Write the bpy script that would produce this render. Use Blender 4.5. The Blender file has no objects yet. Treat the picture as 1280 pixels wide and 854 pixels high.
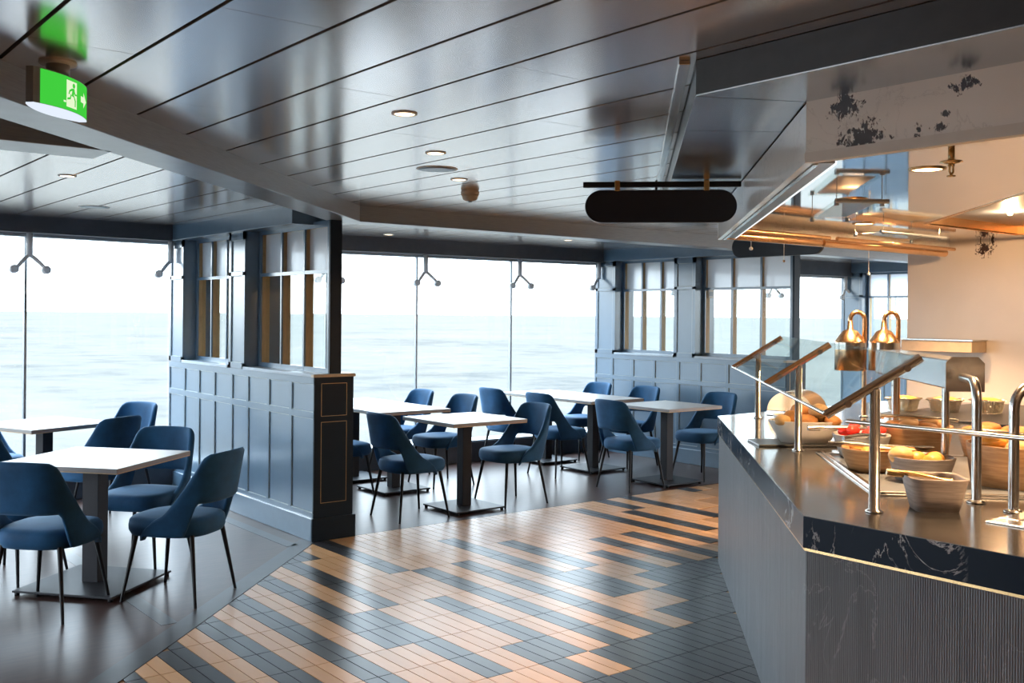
import bpy, math, random
from mathutils import Vector, Matrix

random.seed(7)
S = bpy.context.scene
C = S.collection
PI = math.pi

# ------------------------------------------------------------------ camera
F_PX, CX, HY, ROLL, EYE, TH = 1275.0, 640.0, 393.7, math.radians(0.5), 1.65, math.radians(51.67)
cd = bpy.data.cameras.new('camera')
cam = bpy.data.objects.new('camera', cd)
C.objects.link(cam)
cd.sensor_fit = 'HORIZONTAL'
cd.sensor_width = 36.0
cd.lens = 36.0 * F_PX / 1280.0
cd.shift_y = -(427.0 - HY) / 1280.0
cd.clip_start = 0.05
cd.clip_end = 60000
cam.matrix_world = (Matrix.Translation((0, 0, EYE)) @ Matrix.Rotation(TH - PI / 2, 4, 'Z')
                    @ Matrix.Rotation(PI / 2, 4, 'X') @ Matrix.Rotation(ROLL, 4, 'Z'))
S.camera = cam

# ------------------------------------------------------------------ view
S.view_settings.view_transform = 'Standard'
S.view_settings.look = 'None'
S.view_settings.gamma = 1.0
S.view_settings.use_curve_mapping = False
S.view_settings.exposure = 0.0

# ------------------------------------------------------------------ world: overcast sky (brighter towards the zenith)
SKY = 7.0
W = bpy.data.worlds.new('overcast_sky')
S.world = W
W.use_nodes = True
nt = W.node_tree
nt.nodes.clear()
n_out = nt.nodes.new('ShaderNodeOutputWorld')
n_bg = nt.nodes.new('ShaderNodeBackground')
n_tc = nt.nodes.new('ShaderNodeTexCoord')
n_sep = nt.nodes.new('ShaderNodeSeparateXYZ')
nt.links.new(n_tc.outputs['Generated'], n_sep.inputs[0])
n_max = nt.nodes.new('ShaderNodeMath'); n_max.operation = 'MAXIMUM'; n_max.inputs[1].default_value = 0.0
nt.links.new(n_sep.outputs[2], n_max.inputs[0])
n_mad = nt.nodes.new('ShaderNodeMath'); n_mad.operation = 'MULTIPLY_ADD'
n_mad.inputs[1].default_value = 2.4 * SKY; n_mad.inputs[2].default_value = 1.0 * SKY
nt.links.new(n_max.outputs[0], n_mad.inputs[0])
n_rmp = nt.nodes.new('ShaderNodeValToRGB')
n_rmp.color_ramp.elements[0].position = 0.0
n_rmp.color_ramp.elements[0].color = (0.88, 0.94, 1.0, 1)
n_rmp.color_ramp.elements[1].position = 0.6
n_rmp.color_ramp.elements[1].color = (0.66, 0.82, 1.0, 1)
nt.links.new(n_max.outputs[0], n_rmp.inputs[0])
n_map = nt.nodes.new('ShaderNodeMapping'); n_map.inputs['Scale'].default_value = (3, 3, 14)
nt.links.new(n_tc.outputs['Generated'], n_map.inputs[0])
n_noi = nt.nodes.new('ShaderNodeTexNoise'); n_noi.inputs['Scale'].default_value = 1.6; n_noi.inputs['Detail'].default_value = 5
nt.links.new(n_map.outputs[0], n_noi.inputs['Vector'])
n_cl = nt.nodes.new('ShaderNodeMapRange'); n_cl.inputs[1].default_value = 0.3; n_cl.inputs[2].default_value = 0.7
n_cl.inputs[3].default_value = 0.95; n_cl.inputs[4].default_value = 1.05
nt.links.new(n_noi.outputs[0], n_cl.inputs[0])
n_mul = nt.nodes.new('ShaderNodeMath'); n_mul.operation = 'MULTIPLY'
nt.links.new(n_mad.outputs[0], n_mul.inputs[0]); nt.links.new(n_cl.outputs[0], n_mul.inputs[1])
nt.links.new(n_rmp.outputs[0], n_bg.inputs[0]); nt.links.new(n_mul.outputs[0], n_bg.inputs[1])
nt.links.new(n_bg.outputs[0], n_out.inputs[0])

# ------------------------------------------------------------------ material helpers
class NT:
    def __init__(s, name):
        s.m = bpy.data.materials.new(name); s.m.use_nodes = True
        s.t = s.m.node_tree; s.n = s.t.nodes; s.n.clear()
        s.out = s.n.new('ShaderNodeOutputMaterial')
    def new(s, typ, **kw):
        n = s.n.new('ShaderNode' + typ)
        for k, v in kw.items(): setattr(n, k, v)
        return n
    def ln(s, a, b): s.t.links.new(a, b)
    def math(s, op, a, b=None, c=None):
        n = s.new('Math', operation=op)
        for i, v in enumerate((a, b, c)):
            if v is None: continue
            if isinstance(v, (int, float)): n.inputs[i].default_value = v
            else: s.ln(v, n.inputs[i])
        return n.outputs[0]
    def pos(s): return s.new('NewGeometry').outputs['Position']
    def obj(s): return s.new('TexCoord').outputs['Object']
    def noise(s, vec, scale=5, detail=3, rough=.5, stretch=(1, 1, 1), rot=(0, 0, 0), dist=0):
        mp = s.new('Mapping'); mp.inputs['Scale'].default_value = stretch; mp.inputs['Rotation'].default_value = rot
        s.ln(vec, mp.inputs[0])
        n = s.new('TexNoise'); n.inputs['Scale'].default_value = scale; n.inputs['Detail'].default_value = detail
        n.inputs['Roughness'].default_value = rough; n.inputs['Distortion'].default_value = dist
        s.ln(mp.outputs[0], n.inputs['Vector']); return n.outputs[0]
    def ramp(s, fac, stops):
        r = s.new('ValToRGB'); e = r.color_ramp.elements
        while len(e) < len(stops): e.new(0.5)
        for i, (p, c) in enumerate(stops):
            e[i].position = p; e[i].color = (*c, 1)
        s.ln(fac, r.inputs[0]); return r.outputs[0]
    def mix(s, f, a, b):
        n = s.new('Mix', data_type='RGBA')
        if isinstance(f, (int, float)): n.inputs[0].default_value = f
        else: s.ln(f, n.inputs[0])
        for i, v in ((6, a), (7, b)):
            if isinstance(v, tuple): n.inputs[i].default_value = (*v, 1)
            else: s.ln(v, n.inputs[i])
        return n.outputs[2]
    def bsdf(s, col, rough=.5, metal=0, spec=.5, coat=0, coat_rough=.05, sheen=0, sheen_col=None, bump=None, bump_s=.2, bump_d=.01, aniso=0, trans=0, ior=1.45, alpha=None):
        p = s.new('BsdfPrincipled')
        if isinstance(col, tuple): p.inputs['Base Color'].default_value = (*col, 1)
        else: s.ln(col, p.inputs['Base Color'])
        if isinstance(rough, (int, float)): p.inputs['Roughness'].default_value = rough
        else: s.ln(rough, p.inputs['Roughness'])
        p.inputs['Metallic'].default_value = metal
        p.inputs['Specular IOR Level'].default_value = spec
        p.inputs['Coat Weight'].default_value = coat; p.inputs['Coat Roughness'].default_value = coat_rough
        p.inputs['Sheen Weight'].default_value = sheen
        if sheen_col: p.inputs['Sheen Tint'].default_value = (*sheen_col, 1)
        p.inputs['Anisotropic'].default_value = aniso
        p.inputs['Transmission Weight'].default_value = trans; p.inputs['IOR'].default_value = ior
        if bump is not None:
            b = s.new('Bump'); b.inputs['Strength'].default_value = bump_s; b.inputs['Distance'].default_value = bump_d
            s.ln(bump, b.inputs['Height']); s.ln(b.outputs[0], p.inputs['Normal'])
        s.ln(p.outputs[0], s.out.inputs[0]); s.p = p
        return s.m

def lerp3(a, k): return tuple(min(1, x * k) for x in a)

def simple(name, col, rough=.5, metal=0, var=.12, scale=12, stretch=(1, 1, 1), bump=0, **kw):
    t = NT(name); nz = t.noise(t.obj(), scale, 4, .55, stretch)
    c = t.ramp(nz, [(.3, lerp3(col, 1 - var)), (.7, lerp3(col, 1 + var))])
    if bump: kw.update(bump=nz, bump_s=bump)
    return t.bsdf(c, rough, metal, **kw)

def emit(name, col, strength):
    t = NT(name); e = t.new('Emission'); e.inputs[0].default_value = (*col, 1); e.inputs[1].default_value = strength
    t.ln(e.outputs[0], t.out.inputs[0]); return t.m

def thin_glass(name, tint=(.94, .97, .97), refl=1.0, rough=.02):
    t = NT(name)
    tr = t.new('BsdfTransparent'); tr.inputs[0].default_value = (*tint, 1)
    gl = t.new('BsdfGlossy'); gl.inputs['Roughness'].default_value = rough
    lw = t.new('LayerWeight'); lw.inputs[0].default_value = .5
    f = t.math('MULTIPLY', t.math('MULTIPLY_ADD', t.math('POWER', lw.outputs['Facing'], 5.0), .95, .03), refl)
    mx = t.new('MixShader'); t.ln(f, mx.inputs[0]); t.ln(tr.outputs[0], mx.inputs[1]); t.ln(gl.outputs[0], mx.inputs[2])
    t.ln(mx.outputs[0], t.out.inputs[0]); return t.m

M = {}
# ceiling: reddish-brown lacquered metal panels, glossy enough to mirror the windows
t = NT('ceiling_panel'); nz = t.noise(t.pos(), 3, 4, .5, (1, .2, 1))
M['ceil'] = t.bsdf(t.ramp(nz, [(.3, (.73, .665, .64)), (.7, (.79, .73, .70))]), .19, .88, .6)
M['ceil_gap'] = simple('ceiling_gap', (.012, .012, .014), .8)
t = NT('beam_laminate'); nz = t.noise(t.pos(), 30, 4, .6, (.3, .3, 6))
M['beam'] = t.bsdf(t.ramp(nz, [(.3, (.20, .235, .265)), (.7, (.26, .30, .335))]), .30, 0, .7, coat=.35, coat_rough=.28)
M['header'] = simple('header_laminate', (.055, .068, .085), .36)
M['backwall'] = simple('walnut_wall', (.30, .17, .09), .5)
M['paint'] = simple('slate_blue_paint', (.085, .150, .222), .30, spec=.7, var=.05, coat=1.0, coat_rough=.18)
M['paint_panel'] = simple('slate_blue_panel', (.092, .160, .235), .32, spec=.7, var=.05, scale=4, coat=1.0, coat_rough=.2)
M['end_shade'] = simple('shaded_blue_paint', (.008, .019, .034), .45, spec=.25, var=.05)  # slate blue darkened for the divider ends, their shade put into the colour
M['sill'] = simple('pale_sill', (.36, .42, .48), .35, var=.05)
M['tan'] = simple('oak_lining', (.42, .28, .13), .45, var=.15, stretch=(8, 8, 1))
M['cap'] = simple('sand_cap_edge', (.55, .43, .30), .4, var=.1)
M['gold_line'] = simple('gilt_line', (.62, .42, .22), .35, .6, var=.08)
M['steel'] = simple('brushed_steel', (.62, .61, .59), .22, 1, var=.06, stretch=(1, 1, .1))
M['steel_dark'] = simple('grey_metal', (.30, .33, .36), .35, .7, var=.06)
M['stainless'] = simple('stainless_sheet', (.50, .53, .56), .24, 1, var=.08, scale=5, stretch=(.3, 1, 1))
t = NT('polished_steel'); nz = t.noise(t.pos(), 9, 3, .5, (.15, 1, 1))
M['mirror'] = t.bsdf((.78, .76, .74), t.math('MULTIPLY_ADD', nz, .06, .03), 1)
M['copper'] = simple('copper', (.82, .52, .29), .25, 1, var=.08, stretch=(1, 1, .1))
M['brass'] = simple('brass', (.72, .50, .24), .25, 1, var=.08)
M['black'] = simple('black_metal', (.010, .011, .013), .38, 0, spec=.3)
M['sign'] = simple('sign_black', (.011, .015, .025), .3, 0, spec=.6, var=.05)
# velvet
t = NT('blue_velvet'); nz = t.noise(t.obj(), 7, 4, .6)
fine = t.noise(t.obj(), 260, 2, .5)
M['velvet'] = t.bsdf(t.ramp(nz, [(.32, (.006, .046, .110)), (.68, (.011, .078, .185))]), .7, 0, .25, sheen=.35, sheen_col=(.35, .6, .9), bump=fine, bump_s=.12, bump_d=.002)
M['top'] = simple('pale_laminate', (.32, .31, .30), .38, var=.04, spec=.5)
M['edge'] = simple('ply_edge', (.52, .38, .24), .5, var=.12, stretch=(1, 1, 14))
M['ped'] = simple('anthracite_powdercoat', (.030, .031, .036), .42, .0, spec=.18, var=.06)
# floor
def plank(name, c0, c1, grain):
    t = NT(name); pos = t.pos(); sp = t.new('SeparateXYZ'); t.ln(pos, sp.inputs[0])
    iu = t.math('FLOOR', t.math('DIVIDE', t.math('SUBTRACT', sp.outputs[0], 3.105), .0775))
    iv = t.math('FLOOR', t.math('DIVIDE', t.math('SUBTRACT', sp.outputs[1], 4.31), .3085))
    cb = t.new('CombineXYZ'); t.ln(iu, cb.inputs[0]); t.ln(iv, cb.inputs[1])
    wn = t.new('TexWhiteNoise'); t.ln(cb.outputs[0], wn.inputs['Vector'])
    nz = t.noise(pos, grain, 4, .6, (5, 1, 1))
    f = t.math('ADD', t.math('MULTIPLY', wn.outputs[0], .55), t.math('MULTIPLY', nz, .45))
    col = t.ramp(f, [(.15, c0), (.85, c1)])
    return t.bsdf(col, .30, 0, .5, bump=nz, bump_s=.05, bump_d=.002)
M['tile_tan'] = plank('sand_tile', (.55, .32, .15), (.68, .42, .22), 12)
M['tile_dark'] = plank('charcoal_tile', (.022, .027, .034), (.042, .048, .056), 14)
M['grout'] = simple('tan_grout', (.36, .22, .12), .7, var=.1)
t = NT('dark_wood_floor'); p = t.pos(); nz = t.noise(p, 5, 6, .65, (1, 9, 1), (0, 0, .35)); n2 = t.noise(p, 1.2, 2, .5)
f = t.math('ADD', t.math('MULTIPLY', nz, .7), t.math('MULTIPLY', n2, .3))
M['wood'] = t.bsdf(t.ramp(f, [(.35, (.034, .020, .018)), (.65, (.080, .044, .035))]), .30, 0, .22, bump=nz, bump_s=.06, bump_d=.002)
M['border'] = simple('grey_border', (.060, .068, .078), .32, var=.1, spec=.25)
# counter
t = NT('ribbed_stone'); p = t.obj(); wv = t.new('TexWave'); wv.bands_direction = 'X'; wv.inputs['Scale'].default_value = 40
wv.inputs['Distortion'].default_value = .6; wv.inputs['Detail'].default_value = 2; t.ln(p, wv.inputs[0])
nz = t.noise(p, 3, 5, .6, (6, 6, .6)); vein = t.noise(t.pos(), 2.2, 6, .6, dist=1.5)
vm = t.ramp(vein, [(.492, (0, 0, 0)), (.5, (1, 1, 1)), (.508, (0, 0, 0))])
base = t.ramp(nz, [(.3, (.090, .101, .116)), (.7, (.130, .144, .162))])
vb = t.new('RGBToBW'); t.ln(vm, vb.inputs[0]); gt = t.ramp(t.noise(t.pos(), 1.3, 2), [(.52, (0, 0, 0)), (.62, (1, 1, 1))]); gb_ = t.new('RGBToBW'); t.ln(gt, gb_.inputs[0])
col = t.mix(t.math('MULTIPLY', t.math('MULTIPLY', vb.outputs[0], gb_.outputs[0]), .3), base, (.5, .5, .5))
M['stone'] = t.bsdf(col, .34, 0, .6, bump=t.math('ADD', wv.outputs['Fac'], nz), bump_s=.5, bump_d=.005)
def black_marble():
    t = NT('black_marble'); p = t.pos()
    a = t.noise(p, 3.0, 7, .62, dist=2.2); b = t.noise(p, 4.0, 3, .5)
    ln = t.ramp(a, [(.485, (0, 0, 0)), (.5, (1, 1, 1)), (.515, (0, 0, 0))])
    bw = t.new('RGBToBW'); t.ln(ln, bw.inputs[0])
    gate = t.ramp(b, [(.48, (0, 0, 0)), (.60, (1, 1, 1))]); g = t.new('RGBToBW'); t.ln(gate, g.inputs[0])
    f = t.math('MULTIPLY', bw.outputs[0], g.outputs[0])
    return t.bsdf(t.mix(f, (.003, .009, .021), (.6, .6, .6)), .2, 0, .12)
M['bmarble'] = black_marble()
t = NT('worktop_dark'); nz = t.noise(t.pos(), 40, 3, .6, (1, .1, 1), (0, 0, PI / 4))
M['worktop'] = t.bsdf(t.ramp(nz, [(.3, (.060, .058, .056)), (.7, (.095, .09, .086))]), t.math('MULTIPLY_ADD', nz, .10, .10), .55, .7)
# white marble with dark stains at given places (local object coords: x along face, z up)
def white_marble(name, base, spots, veins=True):
    t = NT(name); p = t.pos(); nz = t.noise(p, 14, 7, .65, dist=1.0); soft = t.noise(p, 2.5, 4, .5)
    col = t.ramp(soft, [(.3, lerp3(base, .93)), (.7, base)])
    if veins:
        vn = t.ramp(t.noise(p, 2.6, 6, .6, dist=2.5), [(.488, (0, 0, 0)), (.5, (1, 1, 1)), (.512, (0, 0, 0))]); bw = t.new('RGBToBW'); t.ln(vn, bw.inputs[0])
        col = t.mix(t.math('MULTIPLY', bw.outputs[0], .35), col, lerp3(base, .55))
    tot = None
    for (c, r, a) in spots:
        d = t.new('VectorMath', operation='SUBTRACT'); t.ln(p, d.inputs[0]); d.inputs[1].default_value = c
        sc = t.new('VectorMath', operation='MULTIPLY'); t.ln(d.outputs[0], sc.inputs[0]); sc.inputs[1].default_value = tuple(1 / q for q in r)
        L = t.new('VectorMath', operation='LENGTH'); t.ln(sc.outputs[0], L.inputs[0])
        m = t.math('SUBTRACT', 1.0, L.outputs['Value']); m = t.math('MULTIPLY', t.math('MAXIMUM', m, 0.0), a)
        tot = m if tot is None else t.math('MAXIMUM', tot, m)
    if tot is not None:
        n3 = t.noise(p, 42, 5, .7, (1, 1, .6), dist=1.5)
        k = t.math('ADD', t.math('MULTIPLY', tot, .9), t.math('ADD', t.math('MULTIPLY', t.math('SUBTRACT', nz, .5), 2.6), t.math('MULTIPLY', t.math('SUBTRACT', n3, .5), 2.2)))
        k = t.math('MULTIPLY', k, t.math('GREATER_THAN', tot, .001))
        g = t.ramp(k, [(.36, (0, 0, 0)), (.50, (1, 1, 1))]); gb = t.new('RGBToBW'); t.ln(g, gb.inputs[0])
        col = t.mix(gb.outputs[0], col, (.045, .028, .030))
    return t.bsdf(col, .18, 0, .5)
M['fascia'] = white_marble('white_marble_fascia', (.90, .885, .85), [
    ((2.745, 1.83, 2.30), (.5, .075, .10), 1.0), ((2.745, 1.76, 2.20), (.5, .10, .075), .95), ((2.745, 1.585, 2.195), (.5, .022, .035), 1.2),
    ((2.745, 1.525, 2.195), (.5, .035, .028), 1.2), ((2.745, 1.505, 2.23), (.5, .016, .016), 1.1), ((2.745, 1.45, 2.30), (.5, .05, .03), .7)])
M['wallmarble'] = white_marble('pale_wall_marble', (.70, .64, .58), [((7.95, 4.02, 2.21), (.5, .10, .12), .9)], False)
# food and tableware
M['bowl_grey'] = simple('grey_melamine', (.30, .29, .28), .4, var=.1, scale=8, stretch=(1, 1, 6))
M['bowl_white'] = simple('stoneware', (.58, .56, .52), .35, var=.06)
t = NT('wood_grain_bowl'); nz = t.noise(t.obj(), 9, 5, .6, (.8, .8, 9))
M['bowl_wood'] = t.bsdf(t.ramp(nz, [(.3, (.26, .13, .055)), (.7, (.48, .28, .13))]), .45)
t = NT('grey_wood_bowl'); nz = t.noise(t.obj(), 9, 5, .6, (.8, .8, 9))
M['bowl_gwood'] = t.bsdf(t.ramp(nz, [(.3, (.16, .13, .12)), (.7, (.32, .28, .26))]), .45)
M['bread'] = simple('bread_crust', (.50, .22, .065), .6, var=.35, scale=14, bump=.3)
M['roll_pale'] = simple('pale_bun', (.62, .37, .15), .6, var=.2, scale=10, bump=.2)
M['tomato'] = simple('tomato_red', (.62, .045, .03), .25, var=.2, scale=14)
M['potato'] = simple('fried_potato', (.58, .27, .045), .45, var=.25, scale=20, bump=.3)
t = NT('foil'); nz = t.noise(t.obj(), 55, 4, .7)
M['foil'] = t.bsdf((.86, .76, .60), .16, 1, bump=nz, bump_s=1.0, bump_d=.03)
M['cheese'] = simple('golden_gratin', (.62, .30, .06), .35, var=.3, scale=25, bump=.5)
M['plastic_black'] = simple('black_plastic', (.015, .015, .016), .35)
M['white_plastic'] = simple('white_plastic', (.72, .70, .66), .4, var=.03)
# light-giving
M['lamp'] = emit('warm_lamp', (1.0, .74, .45), 9.0)
M['lamp_hood'] = emit('warm_hood_lamp', (1.0, .66, .34), 10.0)
M['led'] = emit('led_strip', (.95, .98, 1.0), 1.3)
M['green'] = emit('exit_green', (.055, .62, .05), 1.0)
M['picto'] = emit('exit_pictogram', (.80, .95, .62), 1.0)
M['exit_white'] = emit('exit_diffuser', (.80, .88, 1.0), 1.0)
M['glass'] = thin_glass('window_glass')
M['guard_glass'] = thin_glass('guard_glass', (.92, .96, .95), .35)
t = NT('reeded_glass'); nz = t.noise(t.obj(), 40, 2, .5, (1, 1, .02))
tr = t.new('BsdfTransparent'); tr.inputs[0].default_value = (.86, .90, .93, 1)
tl = t.new('BsdfTranslucent'); tl.inputs[0].default_value = (.80, .85, .90, 1)
gl = t.new('BsdfGlossy'); gl.inputs['Roughness'].default_value = .25; gl.inputs[0].default_value = (.8, .8, .8, 1)
bp = t.new('Bump'); bp.inputs['Strength'].default_value = .4; t.ln(nz, bp.inputs['Height']); t.ln(bp.outputs[0], gl.inputs['Normal'])
m1 = t.new('MixShader'); m1.inputs[0].default_value = .78; t.ln(tr.outputs[0], m1.inputs[1]); t.ln(tl.outputs[0], m1.inputs[2])
m2 = t.new('MixShader'); m2.inputs[0].default_value = .15; t.ln(m1.outputs[0], m2.inputs[1]); t.ln(gl.outputs[0], m2.inputs[2])
t.ln(m2.outputs[0], t.out.inputs[0]); M['frost'] = t.m
# sea
t = NT('sea_water'); p = t.pos()
w1 = t.noise(p, .05, 7, .68, (1, 1, 1)); w2 = t.noise(p, .006, 4, .5)
f = t.math('ADD', t.math('MULTIPLY', w1, .6), t.math('MULTIPLY', w2, .4))
M['sea'] = t.bsdf(t.ramp(f, [(.34, (.056, .0535, .050)), (.47, (.083, .0755, .0665)), (.60, (.094, .085, .073))]), .9, 0, .0, bump=w1, bump_s=.5, bump_d=4.0)

# ------------------------------------------------------------------ mesh helpers
class MB:
    def __init__(s): s.v = []; s.f = []; s.sm = []; s.mi = []
    def add(s, vs, fs, smooth=False, mi=0):
        o = len(s.v); s.v += [tuple(v) for v in vs]
        for f in fs: s.f.append(tuple(i + o for i in f)); s.sm.append(smooth); s.mi.append(mi)
        return s
    def box(s, x0, x1, y0, y1, z0, z1, mi=0, R=None):
        vs = [Vector((x, y, z)) for z in (z0, z1) for (x, y) in ((x0, y0), (x1, y0), (x1, y1), (x0, y1))]
        if R is not None: vs = [R @ v for v in vs]
        return s.add(vs, [(3, 2, 1, 0), (4, 5, 6, 7), (0, 1, 5, 4), (1, 2, 6, 5), (2, 3, 7, 6), (3, 0, 4, 7)], False, mi)
    def prism(s, pts, z0, z1, mi=0):
        a = sum(pts[i][0] * pts[(i + 1) % len(pts)][1] - pts[(i + 1) % len(pts)][0] * pts[i][1] for i in range(len(pts)))
        if a < 0: pts = list(reversed(pts))
        n = len(pts)
        vs = [(p[0], p[1], z0) for p in pts] + [(p[0], p[1], z1) for p in pts]
        fs = [tuple(reversed(range(n))), tuple(range(n, 2 * n))] + [(i, (i + 1) % n, n + (i + 1) % n, n + i) for i in range(n)]
        return s.add(vs, fs, False, mi)
    def tube(s, pts, r, seg=12, mi=0, caps=True):
        pts = [Vector(p) for p in pts]; n = len(pts)
        rs = r if isinstance(r, (list, tuple)) else [r] * n
        T = [(pts[min(i + 1, n - 1)] - pts[max(i - 1, 0)]).normalized() for i in range(n)]
        up = Vector((0, 0, 1)) if abs(T[0].z) < .9 else Vector((1, 0, 0))
        N = (up - T[0] * up.dot(T[0])).normalized(); vs = []; fs = []
        for i in range(n):
            N = (N - T[i] * N.dot(T[i])).normalized(); B = T[i].cross(N)
            for k in range(seg):
                a = 2 * PI * k / seg; vs.append(pts[i] + (N * math.cos(a) + B * math.sin(a)) * rs[i])
        for i in range(n - 1):
            for k in range(seg):
                k2 = (k + 1) % seg; fs.append((i * seg + k, i * seg + k2, (i + 1) * seg + k2, (i + 1) * seg + k))
        s.add(vs, fs, True, mi)
        if caps:
            s.add(vs[:seg], [tuple(reversed(range(seg)))], False, mi); s.add(vs[-seg:], [tuple(range(seg))], False, mi)
        return s
    def rings(s, rings, closed_bottom=True, closed_top=True, mi=0, smooth=True):
        n = len(rings[0]); vs = [v for r in rings for v in r]; fs = []
        for i in range(len(rings) - 1):
            for k in range(n):
                k2 = (k + 1) % n; fs.append((i * n + k, i * n + k2, (i + 1) * n + k2, (i + 1) * n + k))
        if closed_bottom: fs.append(tuple(reversed(range(n))))
        if closed_top: fs.append(tuple(range((len(rings) - 1) * n, len(rings) * n)))
        return s.add(vs, fs, smooth, mi)
    def lathe(s, prof, seg=24, c=(0, 0, 0), mi=0, sx=1, sy=1, n=2.0, rot=0, cb=True, ct=True):
        R = []
        for (r, z) in prof:
            ring = []
            for k in range(seg):
                a = 2 * PI * k / seg; ca, sa = math.cos(a), math.sin(a)
                x = r * sx * math.copysign(abs(ca) ** (2 / n), ca); y = r * sy * math.copysign(abs(sa) ** (2 / n), sa)
                ring.append(Vector((c[0] + x * math.cos(rot) - y * math.sin(rot), c[1] + x * math.sin(rot) + y * math.cos(rot), c[2] + z)))
            R.append(ring)
        return s.rings(R, cb, ct, mi)
    def build(s, name, mat, parent=None, bevel=0, subsurf=0):
        me = bpy.data.meshes.new(name); me.from_pydata(s.v, [], s.f)
        mats = mat if isinstance(mat, (list, tuple)) else [mat]
        for m in mats: me.materials.append(M[m] if isinstance(m, str) else m)
        for p, sm, mi in zip(me.polygons, s.sm, s.mi): p.use_smooth = sm; p.material_index = mi
        me.update()
        o = bpy.data.objects.new(name, me); C.objects.link(o)
        if parent is not None: o.parent = parent
        if bevel:
            b = o.modifiers.new('bevel', 'BEVEL'); b.width = bevel; b.segments = 2; b.limit_method = 'ANGLE'; b.angle_limit = .7
        if subsurf:
            b = o.modifiers.new('subsurf', 'SUBSURF'); b.levels = subsurf; b.render_levels = subsurf
        return o

def tag(o, label, cat, group=None, kind=None):
    o['label'] = label; o['category'] = cat
    if group: o['group'] = group
    if kind: o['kind'] = kind
    return o
def thing(name, label, cat, loc=(0, 0, 0), rz=0, group=None, kind=None):
    o = bpy.data.objects.new(name, None); C.objects.link(o); o.empty_display_size = .1
    o.location = loc; o.rotation_euler = (0, 0, rz)
    return tag(o, label, cat, group, kind)
def copy_tree(o, parent=None):
    c = o.copy(); C.objects.link(c); c.parent = parent
    for ch in [k for k in o.children]: copy_tree(ch, c)
    return c
def proj(x, y, z):
    fw = (math.cos(TH), math.sin(TH)); d = x * fw[0] + y * fw[1]; r = x * fw[1] - y * fw[0]
    if d < .1: return None
    return CX + F_PX * r / d, HY - F_PX * (z - EYE) / d
R2 = math.sqrt(.5)

# ================================================================== STRUCTURE
ZC, ZB, ZH = 2.45, 2.333, 2.29      # ceiling, beam underside, window head
DG = 3.184                           # v - u on the diagonal edge of the tiles
VW = 6.66                            # far edge of the tiles

# ---- floor: tiles
U0, V0, PWD, PLN = 3.105, 4.31, .0775, .3085
floor = MB().box(-4, 14, -4, VW, -.05, -.005).build('floor', 'grout')
tag(floor, 'striped floor of narrow sand and charcoal tiles with tan joints', 'floor', kind='structure')
DARK = {-13: (-30, 99), -11: (-30, 99), -9: (-30, 99), -7: (-30, 99), -5: (-3, 99), -3: (0, 99), -2: (-2, 2), -1: (2, 99), 1: (-2, 2),
        3: (-30, 4), 5: (-30, 4), 7: (0, 6), 8: (0, 2), 9: (2, 5), 11: (1, 3), 13: (1, 4), 15: (1, 4), 17: (1, 7), 19: (1, 6), 22: (1, 99), 27: (1, 99)}
FIELD = {0: -3, 1: -3, 2: -2, 4: -2, 6: -2, 7: -1, 8: -1, 9: 0, 10: 1}
def is_dark(c, r):
    if c in DARK and DARK[c][0] <= r < DARK[c][1]: return True
    if c == 0 and (r >= 6 or -3 <= r < -1): return True
    if c == 2 and 4 <= r: return True
    if c == 20 and r >= 6: return True
    if c >= 10 and r < 1: return True
    if c in FIELD and r < FIELD[c]: return True
    if c == -4 and r < -4: return True
    return False
def clip(poly, a, b, c):      # keep a*x+b*y<=c
    out = []
    for i in range(len(poly)):
        p, q = poly[i], poly[(i + 1) % len(poly)]; dp = a * p[0] + b * p[1] - c; dq = a * q[0] + b * q[1] - c
        if dp <= 0: out.append(p)
        if dp * dq < 0:
            k = dp / (dp - dq); out.append((p[0] + (q[0] - p[0]) * k, p[1] + (q[1] - p[1]) * k))
    return out
cells = []
g = .0024
for iu in range(-90, 64):
    for iv in range(-26, 8):
        u0, v0 = U0 + iu * PWD, V0 + iv * PLN
        if v0 < -3.9 or u0 < -3.9 or u0 > 8.3: continue
        uc, vc = u0 + PWD / 2, v0 + PLN / 2
        if vc - uc > DG + .2 or v0 > VW: continue
        if uc > 3.05 and uc - vc > 1.0: continue            # below the counter
        poly = [(u0 + g, v0 + g), (u0 + PWD - g, v0 + g), (u0 + PWD - g, v0 + PLN - g), (u0 + g, v0 + PLN - g)]
        full = True
        if v0 + PLN > VW - .001 or (v0 + PLN) - u0 > DG - .001:
            full = False
            poly = clip(poly, 0, 1, VW - .004)
            if len(poly) > 2: poly = clip(poly, -1, 1, DG - .006)
            if len(poly) < 3: continue
            ar = abs(sum(poly[i][0] * poly[(i + 1) % len(poly)][1] - poly[(i + 1) % len(poly)][0] * poly[i][1] for i in range(len(poly)))) / 2
            if ar < .0006: continue
        dk = is_dark(iu // 2, iv)
        q = [proj(x, y, 0) for x, y in poly]
        vis = 0
        if all(q):
            cx = sum(p[0] for p in q) / len(q); cy = sum(p[1] for p in q) / len(q)
            hid = (cy < 672 and cx < 392) or (uc - vc > .80 and vc > 2.0) or (uc > 2.9 and vc < 2.1)
            if -5 < cx < 1285 and cy < 858 and not hid:
                vis = abs(sum(q[i][0] * q[(i + 1) % len(q)][1] - q[(i + 1) % len(q)][0] * q[i][1] for i in range(len(q)))) / 2
        cells.append((vis, full, dk, u0, v0, poly))
cells.sort(key=lambda c: -c[0])
proto = {}
for dk in (0, 1):
    me = MB().box(g, PWD - g, g, PLN - g, -.006, 0); o = me.build('floor_tile', 'tile_dark' if dk else 'tile_tan'); proto[dk] = o.data; bpy.data.objects.remove(o)
rest = MB()
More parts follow.
